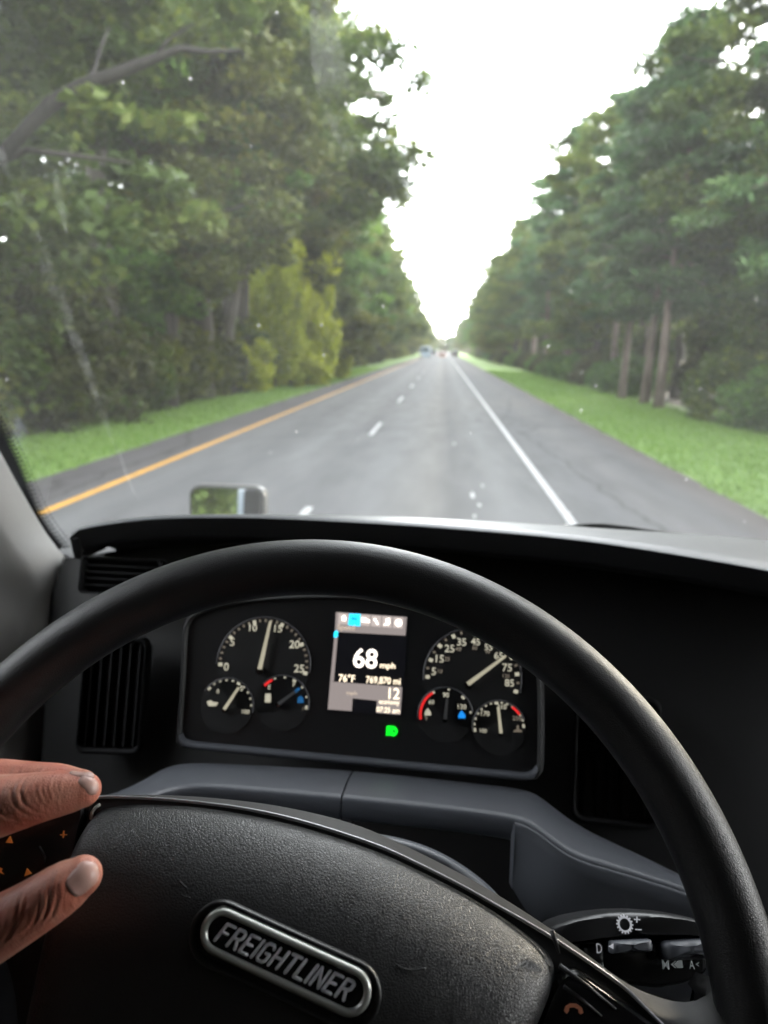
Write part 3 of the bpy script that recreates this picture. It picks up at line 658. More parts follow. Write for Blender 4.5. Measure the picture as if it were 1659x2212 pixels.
# wiper lying at the foot of the glass
wp = thing('windshield_wiper', 'black wiper blade lying at the foot of the windshield, right of centre', 'wiper', WS.pt(.35, -.56, -.03))
bl = [W(1180, 1150, 1.16), W(1245, 1139, 1.15), W(1290, 1136, 1.14), W(1340, 1141, 1.13), W(1420, 1153, 1.11), W(1560, 1180, 1.08)]
MB().tube(smooth_poly(bl, 16), [(.006, .010)]*16, 8).build('blade', M['rubber'], wp)
MB().tube([W(1290, 1142, 1.145), W(1330, 1180, 1.14), W(1400, 1260, 1.15)], .008, 8).build('arm', M['rubber'], wp)

# ------------------------------------------------------------------ fender mirror
MR = Frame(W(492, 1108, 2.15), V(1, .0, 0), V(0, .10, 1))
mir = thing('fender_mirror', 'grey rounded fender mirror rising above the dash at left', 'mirror', MR.pt(0, -.22))
def rrect(w2, h2, r_, n=6):
    o = []
    for cx, cy, a0 in ((w2-r_, h2-r_, 0), (-w2+r_, h2-r_, 90), (-w2+r_, -h2+r_, 180), (w2-r_, -h2+r_, 270)):
        for k in range(n+1):
            t = math.radians(a0+90*k/n); o.append((cx+r_*math.cos(t), cy+r_*math.sin(t)))
    return o
w2 = .122; h2 = .16; by = -h2+.088
def mo(s_, h, r_=.035): return [MR.pt(a*s_, b*s_+by, h) for a, b in rrect(w2, h2, r_)]
mb = MB(); mb.grid([mo(.93, .006), mo(.965, .012), mo(1, .004), mo(1.0, -.03), mo(.93, -.055), mo(.7, -.075), mo(.2, -.08)], closed_u=True)
mb.build('shell', M['mirror_shell'], mir)
MB().prism([MR.pt(a*.94, b*.94+by, .008) for a, b in rrect(w2, h2, .033)], [MR.pt(a*.94, b*.94+by, .002) for a, b in rrect(w2, h2, .033)]).build('mirror_glass', M['mirror'], mir, smooth=False)
MB().tube([MR.pt(.0, by-h2+.02, -.03), MR.pt(.03, by-h2-.15, -.03), MR.pt(.10, by-h2-.36, .05)], .014, 10).build('arm', M['mirror_shell'], mir)

# ================================================================== dashboard
dash = thing('dashboard', 'black moulded dashboard with a padded visor lip under the windshield', 'dashboard', R(.35, .95, -.9))
near = [(150, 1158, .80), (152, 1148, .80), (172, 1141, .795), (250, 1127, .78), (340, 1118, .765), (450, 1115, .75), (600, 1117, .735), (829, 1129, .715), (1000, 1141, .70), (1229, 1161, .685), (1400, 1185, .67), (1659, 1229, .65), (1900, 1280, .63), (2400, 1400, .60)]
far_ = [(158, 1152, .83), (165, 1144, .83), (185, 1138, .83), (255, 1123, .82), (345, 1115, .81), (452, 1112, .80), (602, 1113, .79), (829, 1116, .775), (1000, 1124, .775), (1229, 1138, .775), (1400, 1149, .775), (1659, 1168, .775), (1900, 1192, .775), (2400, 1260, .78)]
N_ = 60
P_near = smooth_poly([W(*q) for q in near], N_, 2); P_far = smooth_poly([W(*q) for q in far_], N_, 2)
def lerp(a, b, t): return a*(1-t)+b*t
rows = []
dn = V(0, 0, 1)
und = []
for i in range(N_):
    a, b = P_near[i], P_far[i]
    und.append(a)
def offs(P, v): return [p+np.array(v) for p in P]
lip = .026
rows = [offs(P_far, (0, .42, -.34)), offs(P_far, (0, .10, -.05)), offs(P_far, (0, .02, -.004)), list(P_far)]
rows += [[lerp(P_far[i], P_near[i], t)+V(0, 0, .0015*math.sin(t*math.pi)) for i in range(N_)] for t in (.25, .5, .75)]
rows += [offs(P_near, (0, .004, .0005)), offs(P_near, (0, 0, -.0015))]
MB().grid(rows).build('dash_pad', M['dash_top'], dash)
rows = [offs(P_near, (0, .0003, -.0018)), offs(P_near, (0, .0015, -.006)), offs(P_near, (0, .004, -.022)), offs(P_near, (0, .008, -.030)), offs(P_near, (0, .05, -.034))]
MB().grid(rows).build('visor_lip', M['dash'], dash)
MB().prism([P_near[0]+V(0, 0, -.001), P_near[0]+V(0, .004, -.03), P_near[0]+V(0, .06, -.034), P_near[0]+V(0, .09, -.01), P_near[0]+V(.01, .06, .002)], [q+V(.012, 0, 0) for q in (P_near[0]+V(0, 0, -.001), P_near[0]+V(0, .004, -.03), P_near[0]+V(0, .06, -.034), P_near[0]+V(0, .09, -.01), P_near[0]+V(.01, .06, .002))]).build('visor_end', M['dash'], dash, smooth=False, bevel=.003)
# fascia under the visor
f_rows = []
for t, yoff, dd in ((0, 32, .045), (.15, 110, .035), (.35, 260, .02), (.6, 520, -.02), (.8, 800, -.06), (1, 1300, -.14)):
    r_ = []
    for (x, y, d) in [(140, 1175, .83), (300, 1150, .80), (600, 1140, .775), (900, 1155, .755), (1200, 1185, .735), (1659, 1250, .70), (2400, 1420, .66)]:
        xx = x-(20 if x < 200 else 0)*(t > 0)-(55 if x < 200 else 0)*t
        r_.append(W(xx, y+yoff, d+dd))
    f_rows.append(resample(r_, 40))
MB().grid([list(r) for r in f_rows]).build('fascia', M['dash'], dash)
# end face of the dash at the left
e0 = [f_rows[i][0] for i in range(6)]
MB().grid([[p, p+V(-.012, .02, 0), p+V(-.03, .25, -.14)] for p in e0]).build('end_panel', M['satin'], dash)

def vent(fr, w2_, h2_, n, vertical, label):
    v = MB()
    ring = lambda s_, h: [fr.pt(a*s_*1.0, b*s_, h) for a, b in rrect(w2_, h2_, min(w2_, h2_)*.25)]
    v.grid([ring(1.08, -.004), ring(1.08, .003), ring(1.03, .007), ring(.98, .004), ring(.96, -.02)], closed_u=True)
    o = v.build('air_vent', M['vent'], dash); sub_of(o, dash); o['label'] = label
    MB().prism([fr.pt(a*.97, b*.97, -.018) for a, b in rrect(w2_, h2_, .006)], [fr.pt(a*.97, b*.97, -.021) for a, b in rrect(w2_, h2_, .006)]).build('vent_back', M['groove'], o, smooth=False)
    for k in range(n):
        f = (k+.5)/n*2-1
        if vertical: MB().box(fr.pt(f*w2_*.95, 0, -.006), fr.r*.0012+fr.n*.001, fr.u*h2_*.94, fr.n*.008).build('slat', M['vent'], o, smooth=False)
        else: MB().box(fr.pt(0, f*h2_*.95, -.006), fr.r*w2_*.95, fr.u*.0012, fr.n*.007+fr.u*.004).build('slat', M['vent'], o, smooth=False)
    return o
vent(Frame(W(262, 1245, .795), V(1, .05, -.02), V(0, .35, .9)), .045, .020, 5, False, 'horizontal-slat air vent at the left end')
vent(Frame(W(245, 1500, .77), V(1, .05, 0), V(0, .35, .9)), .034, .060, 6, True, 'upright-slat air vent left of the gauges')
vent(Frame(W(1330, 1640, .70), V(1, -.06, 0), V(0, .35, .9)), .040, .060, 6, True, 'upright-slat air vent right of the gauges')

kp = [(48, 2096), (72, 2074), (128, 2079), (147, 2102), (146, 2138), (62, 2130)]
KF = Frame(W(98, 2105, .66), V(1, .05, 0), V(0, .5, .85)); kl = np.array([KF.px(x, y) for x, y in kp])
MB().prism([KF.pt(a, b, .004) for a, b in kl], [KF.pt(a, b, -.05) for a, b in kl]).build('knee_panel', M['satin'], dash, bevel=.004, angle=40)
# ================================================================== instrument cluster
TL = math.radians(24)
CL = Frame(W(790, 1450, .66), V(1, 0, 0), V(0, math.sin(TL), math.cos(TL)))
ic = thing('instrument_cluster', 'black instrument cluster with six lit dials and a centre screen', 'instrument cluster', CL.pt(0, -.1, -.02))
def cp(x, y, h=0.0): return CL.px(x, y, h)
def C3(x, y, h=0.0):
    a, b = CL.px(x, y, h); return CL.pt(a, b, h)
PXM = .66/FPX
out_px = [(404, 1345), (430, 1325), (480, 1308), (560, 1297), (660, 1291), (760, 1291), (860, 1302), (930, 1320), (1000, 1343), (1060, 1366), (1110, 1392), (1150, 1425), (1164, 1470), (1164, 1600), (1162, 1664), (1152, 1680), (1130, 1682), (1000, 1671), (800, 1652), (600, 1633), (440, 1618), (404, 1614), (388, 1606), (391, 1580), (400, 1450)]
def smooth_loop(pts, n):
    p = np.array(list(pts)+[pts[0]], float)
    for _ in range(2):
        q = []
        for a, b in zip(p[:-1], p[1:]): q += [a*.8+b*.2, a*.2+b*.8]
        p = np.array(q+[q[0]])
    return resample(p, n+1)[:-1]
lo = [cp(*q) for q in smooth_loop(out_px, 110)]
lo = np.array(lo); cen = lo.mean(0)
def ringc(s_, h, dv=0): return [CL.pt(cen[0]+(a-cen[0])*s_, cen[1]+(b-cen[1])*s_+dv, h) for a, b in lo]
mb = MB(); mb.add(ringc(.995, 0), [tuple(range(len(lo)))]); o = mb.build('face_plate', M['lens'], ic, smooth=False)
MB().grid([ringc(.99, -.002), ringc(1.0, .003), ringc(1.006, .0042), ringc(1.012, .0035), ringc(1.03, -.004), ringc(1.05, -.02), ringc(1.07, -.05)], closed_u=True).build('bezel', M['dial'], ic)

lp = smooth_poly([C3(x, y, .010) for x, y in ((386, 1594), (390, 1606), (404, 1612), (440, 1616), (600, 1631), (800, 1650), (1000, 1669), (1130, 1681), (1152, 1680), (1161, 1666))], 60, 1)
MB().grid([[p-CL.n*.012+CL.u*.004 for p in lp], [p+CL.u*.003 for p in lp], [p+CL.n*.0012+CL.u*.001 for p in lp], [p-CL.u*.002 for p in lp], [p-CL.u*.006-CL.n*.02 for p in lp]]).build('ledge', M['column'], ic)
def text(s_, fr, a, b, hgt, mt, parent, name, h=.0012, wid=None, rot=0.0, slant=0.0, thick=.0004, offset=0.0, bold=0.0):
    cu = bpy.data.curves.new(name, 'FONT'); cu.body = s_; cu.size = 1; cu.align_x = 'CENTER'; cu.align_y = 'CENTER'; cu.resolution_u = 3; cu.offset = bold
    to = bpy.data.objects.new(name, cu); COL.objects.link(to); dg = bpy.context.evaluated_depsgraph_get()
    me = bpy.data.meshes.new_from_object(to.evaluated_get(dg)); bpy.data.objects.remove(to); bpy.data.curves.remove(cu)
    co = np.array([v.co[:] for v in me.vertices]); mn, mx_ = co.min(0), co.max(0); c0 = (mn+mx_)/2; sy = hgt/(mx_[1]-mn[1]); sx = wid/(mx_[0]-mn[0]) if wid else sy
    x = (co[:, 0]-c0[0])*sx; y_ = (co[:, 1]-c0[1])*sy; x = x+slant*y_
    xr, yr = x*math.cos(rot)-y_*math.sin(rot), x*math.sin(rot)+y_*math.cos(rot)
    off = np.array(parent['_loc'])
    for v, p, q in zip(me.vertices, xr, yr): v.co = tuple(fr.pt(a+p, b+q, h)-off)
    # give the print a little body
    me.materials.clear(); me.materials.append(mt)
    o_ = bpy.data.objects.new(name, me); COL.objects.link(o_); o_.parent = parent
    if thick:
        m_ = o_.modifiers.new('thick', 'SOLIDIFY'); m_.thickness = thick; m_.offset = 0
    return o_
def flat(fr, pts, h, th=.0005):
    mb = MB(); mb.prism([fr.pt(a, b, h) for a, b in pts], [fr.pt(a, b, h-th) for a, b in pts]); return mb
def bar(fr, a0, b0, a1, b1, w0, w1, h, th=.001):
    d = np.array([a1-a0, b1-b0]); d /= np.linalg.norm(d); nx, ny = -d[1], d[0]
    return flat(fr, [(a0+nx*w0, b0+ny*w0), (a0-nx*w0, b0-ny*w0), (a1-nx*w1, b1-ny*w1), (a1+nx*w1, b1+ny*w1)], h, th)
def mbjoin(*ms):
    o_ = MB()
    for m_ in ms: o_.add(m_.v, m_.f)
    return o_
def gauge(label, cx, cy, r_px, ring_rng, ticks, nums, needle, arcs=(), syms=()):
    """cx,cy pivot in the cluster; ticks: (deg0, deg1, n, major every, skip)"""
    a0, b0 = cp(cx, cy); r_ = r_px*PXM*1.02
    g = flat(CL, [(a0+r_*1.02*math.cos(t), b0+r_*1.02*math.sin(t)) for t in np.linspace(0, 2*math.pi, 49)[:-1]], .0010, .0009).build('gauge', M['dial'], ic, smooth=False)
    g['label'] = label; sub_of(g, ic)
    def P(deg, rr): return a0+rr*math.cos(math.radians(deg)), b0+rr*math.sin(math.radians(deg))
    q = [P(d, r_*1.03) for d in np.linspace(*ring_rng, 40)]
    MB().tube([CL.pt(a, b, .001) for a, b in q], .0007, 6).build('dial_ring', M['ring'], g)
    d0, d1, n, mj, skip = ticks; mbs = []; mbm = []
    for k in range(n):
        if k in skip: continue
        d = d0+(d1-d0)*k/(n-1); major = k % mj == 0
        r0, r1, wd = (r_*.895, r_*.985, .0017) if major else (r_*.925, r_*.985, .0010)
        (mbs if major else mbm).append(bar(CL, *P(d, r0), *P(d, r1), wd, wd, .0018, .0004))
    for m_ in mbs: m_.build('tick', M['num'], g, smooth=False)
    if mbm: mbjoin(*mbm).build('minor_ticks', M['num_dim'] if r_px > 60 else M['num'], g, smooth=False, kind='stuff')
    for s_, x, y, hp, mt in nums: a, b = cp(x, y); text(s_, CL, a, b, hp*PXM, M[mt], g, 'numeral', h=.0020, thick=.0003, bold=.012)
    for dA, dB, mt in arcs:
        qq = np.linspace(dA, dB, 14); pts = [P(d, r_*.985) for d in qq]+[P(d, r_*.90) for d in qq[::-1]]
        flat(CL, pts, .0019, .0004).build('colour_arc', M[mt], g, smooth=False)
    for (x0, y0), (x1, y1), mt in needle:
        bar(CL, *cp(x0, y0), *cp(x1, y1), .0021 if r_px > 60 else .0015, .0011, .0062, .0014).build('needle', M[mt], g, smooth=False)
    (x0, y0) = needle[0][0]; a, b = cp(x0, y0+3)
    MB().tube([CL.pt(a, b, .001), CL.pt(a, b, .0055)], r_*.09, 18).build('needle_cap', M['gloss'], g, angle=40)
    for nm, poly, mt in syms:
        flat(CL, [cp(x, y) for x, y in poly], .0020, .0004).build(nm, M[mt], g, smooth=False)
    return g
def disc(x, y, rx, ry, n=10): return [(x+rx*math.cos(t), y+ry*math.sin(t)) for t in np.linspace(0, 2*math.pi, n+1)[:-1]]
gauge('large tachometer dial numbered 0 to 25', 569, 1437, 99, (182, -6), (182, -7, 26, 5, ()),
      [('0', 490, 1440, 17, 'num'), ('5', 503, 1387, 17, 'num'), ('10', 548, 1356, 16, 'num'), ('15', 602, 1358, 16, 'num'), ('20', 637, 1392, 17, 'num'), ('25', 647, 1444, 17, 'num')],
      [((564, 1445), (587, 1342), 'needle')])
gauge('large speedometer dial numbered 5 to 85', 1020, 1464, 99, (186, -14), (182, -14, 19, 2, (8, 9, 10, 11, 12, 13)),
      [('5', 937, 1450, 16, 'num'), ('15', 950, 1423, 16, 'num'), ('25', 971, 1401, 16, 'num'), ('35', 997, 1387, 16, 'num'), ('45', 1027, 1386, 15, 'num'), ('55', 1055, 1398, 13, 'num'), ('65', 1077, 1416, 15, 'num'), ('75', 1095, 1442, 16, 'num'), ('85', 1100, 1475, 15, 'num'),
       ('10', 951, 1450, 9, 'num_dim'), ('25', 966, 1423, 9, 'num_dim'), ('40', 990, 1402, 9, 'num_dim'), ('80', 1025, 1400, 8, 'num_dim'), ('90', 1053, 1408, 8, 'num_dim'), ('120', 1093, 1460, 8, 'num_dim')],
      [((1010, 1477), (1092, 1416), 'needle')])
gauge('small pressure dial at the lower left corner', 490, 1525, 56, (150, -10), (140, -10, 11, 5, (10,)),
      [('0', 472, 1493, 9, 'num'), ('5', 523, 1487, 11, 'num'), ('100', 532, 1537, 9, 'num')], [((488, 1531), (519, 1484), 'needle')],
      syms=[('oil_symbol', [(448, 1515), (456, 1512), (462, 1516), (473, 1517), (468, 1525), (452, 1525)], 'num')])
gauge('small fuel dial below the tachometer', 610, 1519, 56, (138, -10), (135, -6, 7, 3, (0,)),
      [('E', 583, 1484, 9, 'num'), ('F', 636, 1479, 9, 'num'), ('1', 655, 1531, 7, 'num_dim')],
      [((604, 1519), (644, 1490), 'needle_dim'), ((640, 1493), (649, 1486), 'blue_dim')], arcs=[(140, 118, 'red')],
      syms=[('fuel_symbol', [(574, 1498), (586, 1498), (586, 1517), (573, 1517)], 'num'), ('fluid_symbol', [(650, 1502), (656, 1507), (657, 1518), (643, 1518), (644, 1507)], 'blue_dim')])
gauge('small air pressure dial with a red arc', 962, 1545, 55, (190, 10), (196, 10, 6, 2, (0,)),
      [('60', 932, 1516, 9, 'num'), ('90', 963, 1501, 10, 'num'), ('120', 998, 1526, 10, 'num'), ('0', 921, 1551, 8, 'num_dim')], [((961, 1552), (966, 1509), 'needle_dim')], arcs=[(192, 122, 'red')],
      syms=[('brake_symbol', [(924, 1529), (931, 1538), (931, 1545), (917, 1545), (918, 1537)], 'num'), ('blue_symbol', [(997, 1534), (1005, 1544), (1005, 1551), (990, 1551), (990, 1544)], 'blue')])
gauge('small temperature dial at the lower right corner', 1078, 1572, 53, (190, 20), (188, 8, 15, 7, ()),
      [('100', 1044, 1578, 8, 'num'), ('170', 1048, 1541, 10, 'num'), ('210', 1083, 1526, 10, 'num'), ('250', 1116, 1551, 9, 'num_dim')], [((1081, 1582), (1075, 1526), 'needle')], arcs=[(60, 35, 'red')],
      syms=[('thermometer_symbol', [(1116, 1566), (1120, 1566), (1121, 1575), (1127, 1577), (1127, 1581), (1109, 1581), (1109, 1577), (1115, 1575)], 'num_dim')])
# centre screen
scr = mbjoin(flat(CL, [cp(724, 1319), cp(882, 1330), cp(868, 1547), cp(706, 1535)], .0012, .001)).build('display', M['scr_black'], ic, smooth=False); sub_of(scr, ic)
scr['label'] = 'centre screen reading 68 mph'
def SX(zx, zy): return zx*.1367+691.2, zy*.1367+1304.6      # picture coordinates of the close-up
def spoly(name, mt, *zs, h=.0018): return flat(CL, [cp(*SX(*q)) for q in zs], h, .0004).build(name, M[mt], scr, smooth=False)
def stext(s_, zx, zy, zh, mt, zw=None, h=.0028, rot=0.0):
    a, b = cp(*SX(zx, zy)); text(s_, CL, a, b, zh*.1367*PXM*1.03, M[mt], scr, 'readout', h=h, wid=zw*.1367*PXM*1.03 if zw else None, thick=.0002, bold=.012)
spoly('status_band', 'scr_grey', (255, 130), (1375, 208), (1352, 500), (240, 440))
spoly('side_band', 'scr_grey', (238, 442), (290, 445), (222, 1220), (165, 1220))
spoly('info_band', 'scr_grey', (165, 1222), (1300, 1310), (1290, 1500), (1283, 1560), (905, 1528), (520, 1488), (505, 1690), (128, 1662))
spoly('clock_band', 'scr_grey', (905, 1530), (1283, 1562), (1272, 1748), (888, 1715))
for i, x in enumerate((300, 470, 645, 820, 990, 1165)):
    dy = i*13
    if i == 1: spoly('tile', 'scr_cyan', (468, 148+8), (646, 162), (636, 355), (448, 335), h=.0023)
    else: spoly('tile', 'scr_tile', (x, 142+dy), (x+150, 152+dy), (x+140, 325+dy), (x-10, 312+dy), h=.0021)
spoly('icon_home', 'scr_white', (385, 175), (430, 225), (415, 225), (413, 270), (350, 265), (352, 222), (335, 218), h=.0026)
q = [cp(*SX(545+45*math.cos(t), 235+48*math.sin(t))) for t in np.linspace(0, 2*math.pi, 25)]
MB().tube([CL.pt(a, b, .0026) for a, b in q], .00022, 5).build('icon_wheel', M['scr_dark'], scr)
spoly('icon_wheel_hub', 'scr_dark', (510, 222), (580, 228), (578, 248), (508, 242), h=.0027)
spoly('icon_truck', 'scr_white', (660, 215), (735, 220), (738, 240), (785, 248), (792, 300), (660, 288), h=.0026)
spoly('icon_wrench', 'scr_white', (848, 232), (880, 225), (895, 250), (930, 320), (905, 332), (870, 275), (855, 265), h=.0026)
spoly('icon_note', 'scr_white', (1042, 235), (1105, 222), (1108, 310), (1075, 345), (1062, 320), (1090, 300), (1088, 258), (1058, 268), (1055, 335), (1015, 345), (1010, 318), (1040, 310), h=.0026)
q = [cp(*SX(1245+52*math.cos(t), 300+55*math.sin(t))) for t in np.linspace(0, 2*math.pi, 25)]
MB().tube([CL.pt(a, b, .0026) for a, b in q], .0004, 5).build('icon_settings', M['scr_white'], scr)
spoly('icon_settings_core', 'scr_white', (1225, 285), (1265, 285), (1270, 325), (1225, 322), h=.0026)
spoly('scroll_mark', 'scr_cyan', (232, 440), (262, 418), (292, 440), (282, 520), (250, 535), (222, 520), h=.0026)
stext('Speed', 418, 382, 105, 'scr_dim', 268); stext('68', 722, 858, 295, 'scr_white', 368); stext('mph', 1072, 985, 112, 'scr_cream', 232)
stext('76\u00b0F', 430, 1170, 115, 'scr_cream', 250); stext('769,870 mi', 1003, 1215, 120, 'scr_cream', 525); stext('12', 1175, 1412, 165, 'scr_cream', 165)
stext('mph', 505, 1412, 70, 'scr_dim', 160); stext('economy', 1098, 1568, 70, 'scr_cream', 310); stext('07:25 am', 1080, 1672, 80, 'scr_cream', 350)
# headlight tell-tale
a0, b0 = cp(847, 1579)
u = PXM
tt = flat(CL, [(a0+u*(1+11*math.cos(t)), b0+u*10.5*math.sin(t)) for t in np.linspace(-math.pi/2, math.pi/2, 13)], .0018, .0005)
for k in range(4): tt = mbjoin(tt, flat(CL, [(a0-u*13, b0+u*(-9.5+5.2*k)), (a0+u*.5, b0+u*(-8.5+5.2*k)), (a0+u*.5, b0+u*(-4.6+5.2*k)), (a0-u*12, b0+u*(-5.6+5.2*k))], .0018, .0005))
tt.build('headlight_telltale', M['green'], ic, smooth=False)
flat(CL, [(a0+u*3, b0-u*4), (a0+u*8, b0), (a0+u*3, b0+u*4.5)], .0024, .0004).build('telltale_core', M['dial'], ic, smooth=False)

# ================================================================== steering wheel
_yw, _tl, _th = .05, math.radians(55), math.radians(-19)
rt = V(math.cos(_yw), math.sin(_yw), 0); upw = V(-math.sin(_yw), math.cos(_yw), 0)*math.cos(_tl)+V(0, 0, 1)*math.sin(_tl)
WF = Frame(R(-.059, .248, -.298), math.cos(_th)*rt+math.sin(_th)*upw, -math.sin(_th)*rt+math.cos(_th)*upw)
sw = thing('steering_wheel', 'black leather steering wheel with a silver badge on its hub', 'steering wheel', WF.pt(0, 0, -.02))
RW, RT = .2125, .016
rows = []
for i in range(160):
    t = 2*math.pi*i/160; ca, sa = math.cos(t), math.sin(t)
    rows.append([WF.pt((RW+RT*math.cos(p))*ca, (RW+RT*math.cos(p))*sa, RT*1.0*math.sin(p)) for p in np.linspace(0, 2*math.pi, 25)[:-1]])
MB().grid(rows, closed_u=True, closed_v=True).build('rim', M['rim_leather'], sw)
# spoke casting behind the pad: front outline and a set-back rear outline
line_px = [(205, 1724), (215, 1721), (280, 1722), (350, 1725), (500, 1741), (600, 1760), (700, 1787), (829, 1830), (920, 1874), (1000, 1914), (1080, 1960), (1158, 2003), (1218, 2041), (1303, 2098), (1360, 2141), (1395, 2178), (1440, 2222)]
ln = np.array([WF.px(x, y, .0145) for x, y in line_px]); ln = smooth_poly(ln, 90, 2)
fr_px = [(-260, 1650), (-180, 1735), (-90, 1768), (0, 1762), (100, 1742)]+line_px+[(1500, 2262), (1580, 2262), (1660, 2215)]
bk_px = [(-260, 1610), (-180, 1700), (-90, 1735), (0, 1738), (100, 1726), (215, 1716), (350, 1717), (430, 1721), (500, 1727), (580, 1737), (650, 1750), (730, 1769), (800, 1792), (900, 1838), (1020, 1900), (1100, 1948), (1158, 1985), (1249, 2047), (1327, 2107), (1375, 2137), (1415, 2152), (1454, 2164), (1490, 2166), (1520, 2156), (1560, 2120)]
lo_e = np.array([(200, 10), (188, -4), (170, -14), (140, -18), (112, -40), (92, -80), (60, -110), (0, -118), (-60, -110), (-92, -80), (-112, -40), (-140, -18), (-170, -14), (-190, -4), (-205, 10)])/1000
fo = np.r_[smooth_poly([WF.px(x, y, .014) for x, y in fr_px], 90, 2), smooth_poly(lo_e, 50, 2)]
bo = np.r_[smooth_poly([WF.px(x, y, -.008) for x, y in bk_px], 90, 2), smooth_poly(lo_e*.98, 50, 2)]
def mixo(t, h, ins=0.0):
    p = fo*(1-t)+bo*t; n = len(p); o_ = []
    for i in range(n):
        tg = p[(i+2) % n]-p[i-2]; tg = tg/max(1e-9, np.linalg.norm(tg)); q = p[i]+np.array([tg[1], -tg[0]])*ins; o_.append(WF.pt(q[0], q[1], h))
    return o_
mb = MB(); mb.grid([mixo(1, -.014, .010), mixo(1, -.011, .002), mixo(1, -.008), mixo(.75, -.003), mixo(.4, .006), mixo(.08, .012), mixo(0, .0138, .0008), mixo(0, .0142, .003)], closed_u=True)
mb.add(mixo(0, .0142, .003), [tuple(range(len(fo)))]); mb.add(mixo(1, -.014, .010), [tuple(range(len(fo)))])
mb.build('spoke_casting', M['casting'], sw, angle=40)
MB().tube([WF.pt(a, b, .0145) for a, b in ln], .00075, 6).build('trim_line', M['trimline'], sw)
# padded hub: domed cover with a rolled upper edge
top = np.array([WF.px(x, y, .015) for x, y in [(196, 1800), (199, 1765), (212, 1746), (240, 1735), (300, 1729), (400, 1732), (500, 1745), (600, 1764), (700, 1791), (829, 1834), (920, 1878), (1000, 1918), (1080, 1966), (1140, 2008), (1180, 2040), (1200, 2066), (1206, 2110)]])
NU, NV = 110, 90
tc_ = smooth_poly(top, NU, 2); tc_[:, 1] -= .0012
bt = np.stack([np.linspace(-.082, .066, NU), -.105+.0*np.linspace(-1, 1, NU)], 1)
def pf(t): t = min(1, max(0, t)); return math.sqrt(max(0, 1-(1-t)**2.0))
rows = []
def pad_h(u, v):
    x_ = .066*min(1, v/.35); e1 = (math.sqrt(.0672**2-(.066-x_)**2)-math.sqrt(.0672**2-.066**2))/(.0672-math.sqrt(.0672**2-.066**2)); e2 = pf((1-abs(u))/.20)**.8
    return .012+.040*e1*e2*(1-.12*u*u)-.004*v
for j in range(NV):
    v = (j/(NV-1))**2.2; r_ = []
    for i in range(NU):
        u = -1+2*i/(NU-1); p = tc_[i]*(1-v)+bt[i]*v
        r_.append(WF.pt(p[0], p[1], pad_h(u, v)))
    rows.append(r_)
skirt = [[WF.pt(*(tc_[i]*.995), .006) for i in range(NU)]]
MB().grid(skirt+rows).build('hub_pad', M['leather'], sw)
side = []
for i in (0, NU-1):
    side = [[rows[j][i] for j in range(NV)], [rows[j][i]-WF.n*.03 for j in range(NV)]]
    MB().grid(side).build('pad_edge', M['satin'], sw)
# faint moulded horn marks: two shallow arcs each side of the badge
def pad_surface(a, b):
    """height of the pad over (a, b) by nearest grid point"""
    best = min(((np.dot(p-WF.o, WF.r)-a)**2+(np.dot(p-WF.o, WF.u)-b)**2, np.dot(p-WF.o, WF.n)) for r_ in rows[::2] for p in r_[::2])
    return best[1]
for pts in ([(383, 1905), (395, 1918), (412, 1927), (432, 1930)], [(388, 1933), (398, 1939), (410, 1941)], [(855, 2085), (875, 2096), (900, 2100), (922, 2095)]):
    q = []
    for x, y in pts:
        a, b = WF.px(x, y, .047); q.append(WF.pt(a, b, pad_surface(a, b)+.0001))
    MB().tube(smooth_poly(q, 10), .0003, 5).build('horn_mark', M['satin'], sw)
# badge
pL = np.array(WF.px(440, 1992, .0500)); pR = np.array(WF.px(800, 2158, .0500)); bc = (pL+pR)/2; bc[1] += .0
bx = (pR-pL)/np.linalg.norm(pR-pL); bhs = [pad_surface(bc[0]+da, bc[1]+db) for da, db in ((0, 0), (-.035, 0), (.035, 0), (0, .008), (0, -.008), (.035, -.008))]; BF = Frame(WF.pt(bc[0], bc[1], max(bhs)+.0006), WF.r*bx[0]+WF.u*bx[1], WF.u*bx[0]-WF.r*bx[1])
hl = np.linalg.norm(pR-pL)/2; hh = hl*.235
def stad(hl_, hh_, n=14):
    return [(hl_-hh_+hh_*math.cos(t), hh_*math.sin(t)) for t in np.linspace(-math.pi/2, math.pi/2, n)]+[(-hl_+hh_+hh_*math.cos(t), hh_*math.sin(t)) for t in np.linspace(math.pi/2, 1.5*math.pi, n)]
badge = flat(BF, stad(hl-.001, hh-.001), .0012, .004).build('badge', M['gloss'], sw, smooth=False); sub_of(badge, sw); badge['label'] = 'black oval badge with silver letters and chrome border'
rws = []
for d_, h_ in ((.0000, -.006), (.0000, .0012), (.0007, .0022), (.0018, .0026), (.0028, .0020), (.0034, .0006)):
    rws.append([BF.pt(a, b, h_) for a, b in stad(hl-d_, hh-d_)])
MB().grid(rws, closed_u=True).build('border', M['chrome'], badge)
# raised leather fold under the badge
fold = [BF.pt(a, b-.0015, .000) for a, b in stad(hl+.0045, hh+.0035)]
n_ = len(fold); sel = [k for k in range(n_) if np.dot(fold[k]-BF.o, BF.u) < .0035]
order = sorted(sel, key=lambda k: (k+5*n_//8) % n_)
MB().grid([[fold[k]-WF.n*.004+0*BF.u for k in range(n_)], [f for f in fold], [BF.pt(a, b-.0012, .0008) for a, b in stad(hl+.0032, hh+.0024)], [BF.pt(a, b-.0008, -.001) for a, b in stad(hl+.0015, hh+.001)]], closed_u=True).build('badge_recess', M['satin'], badge)
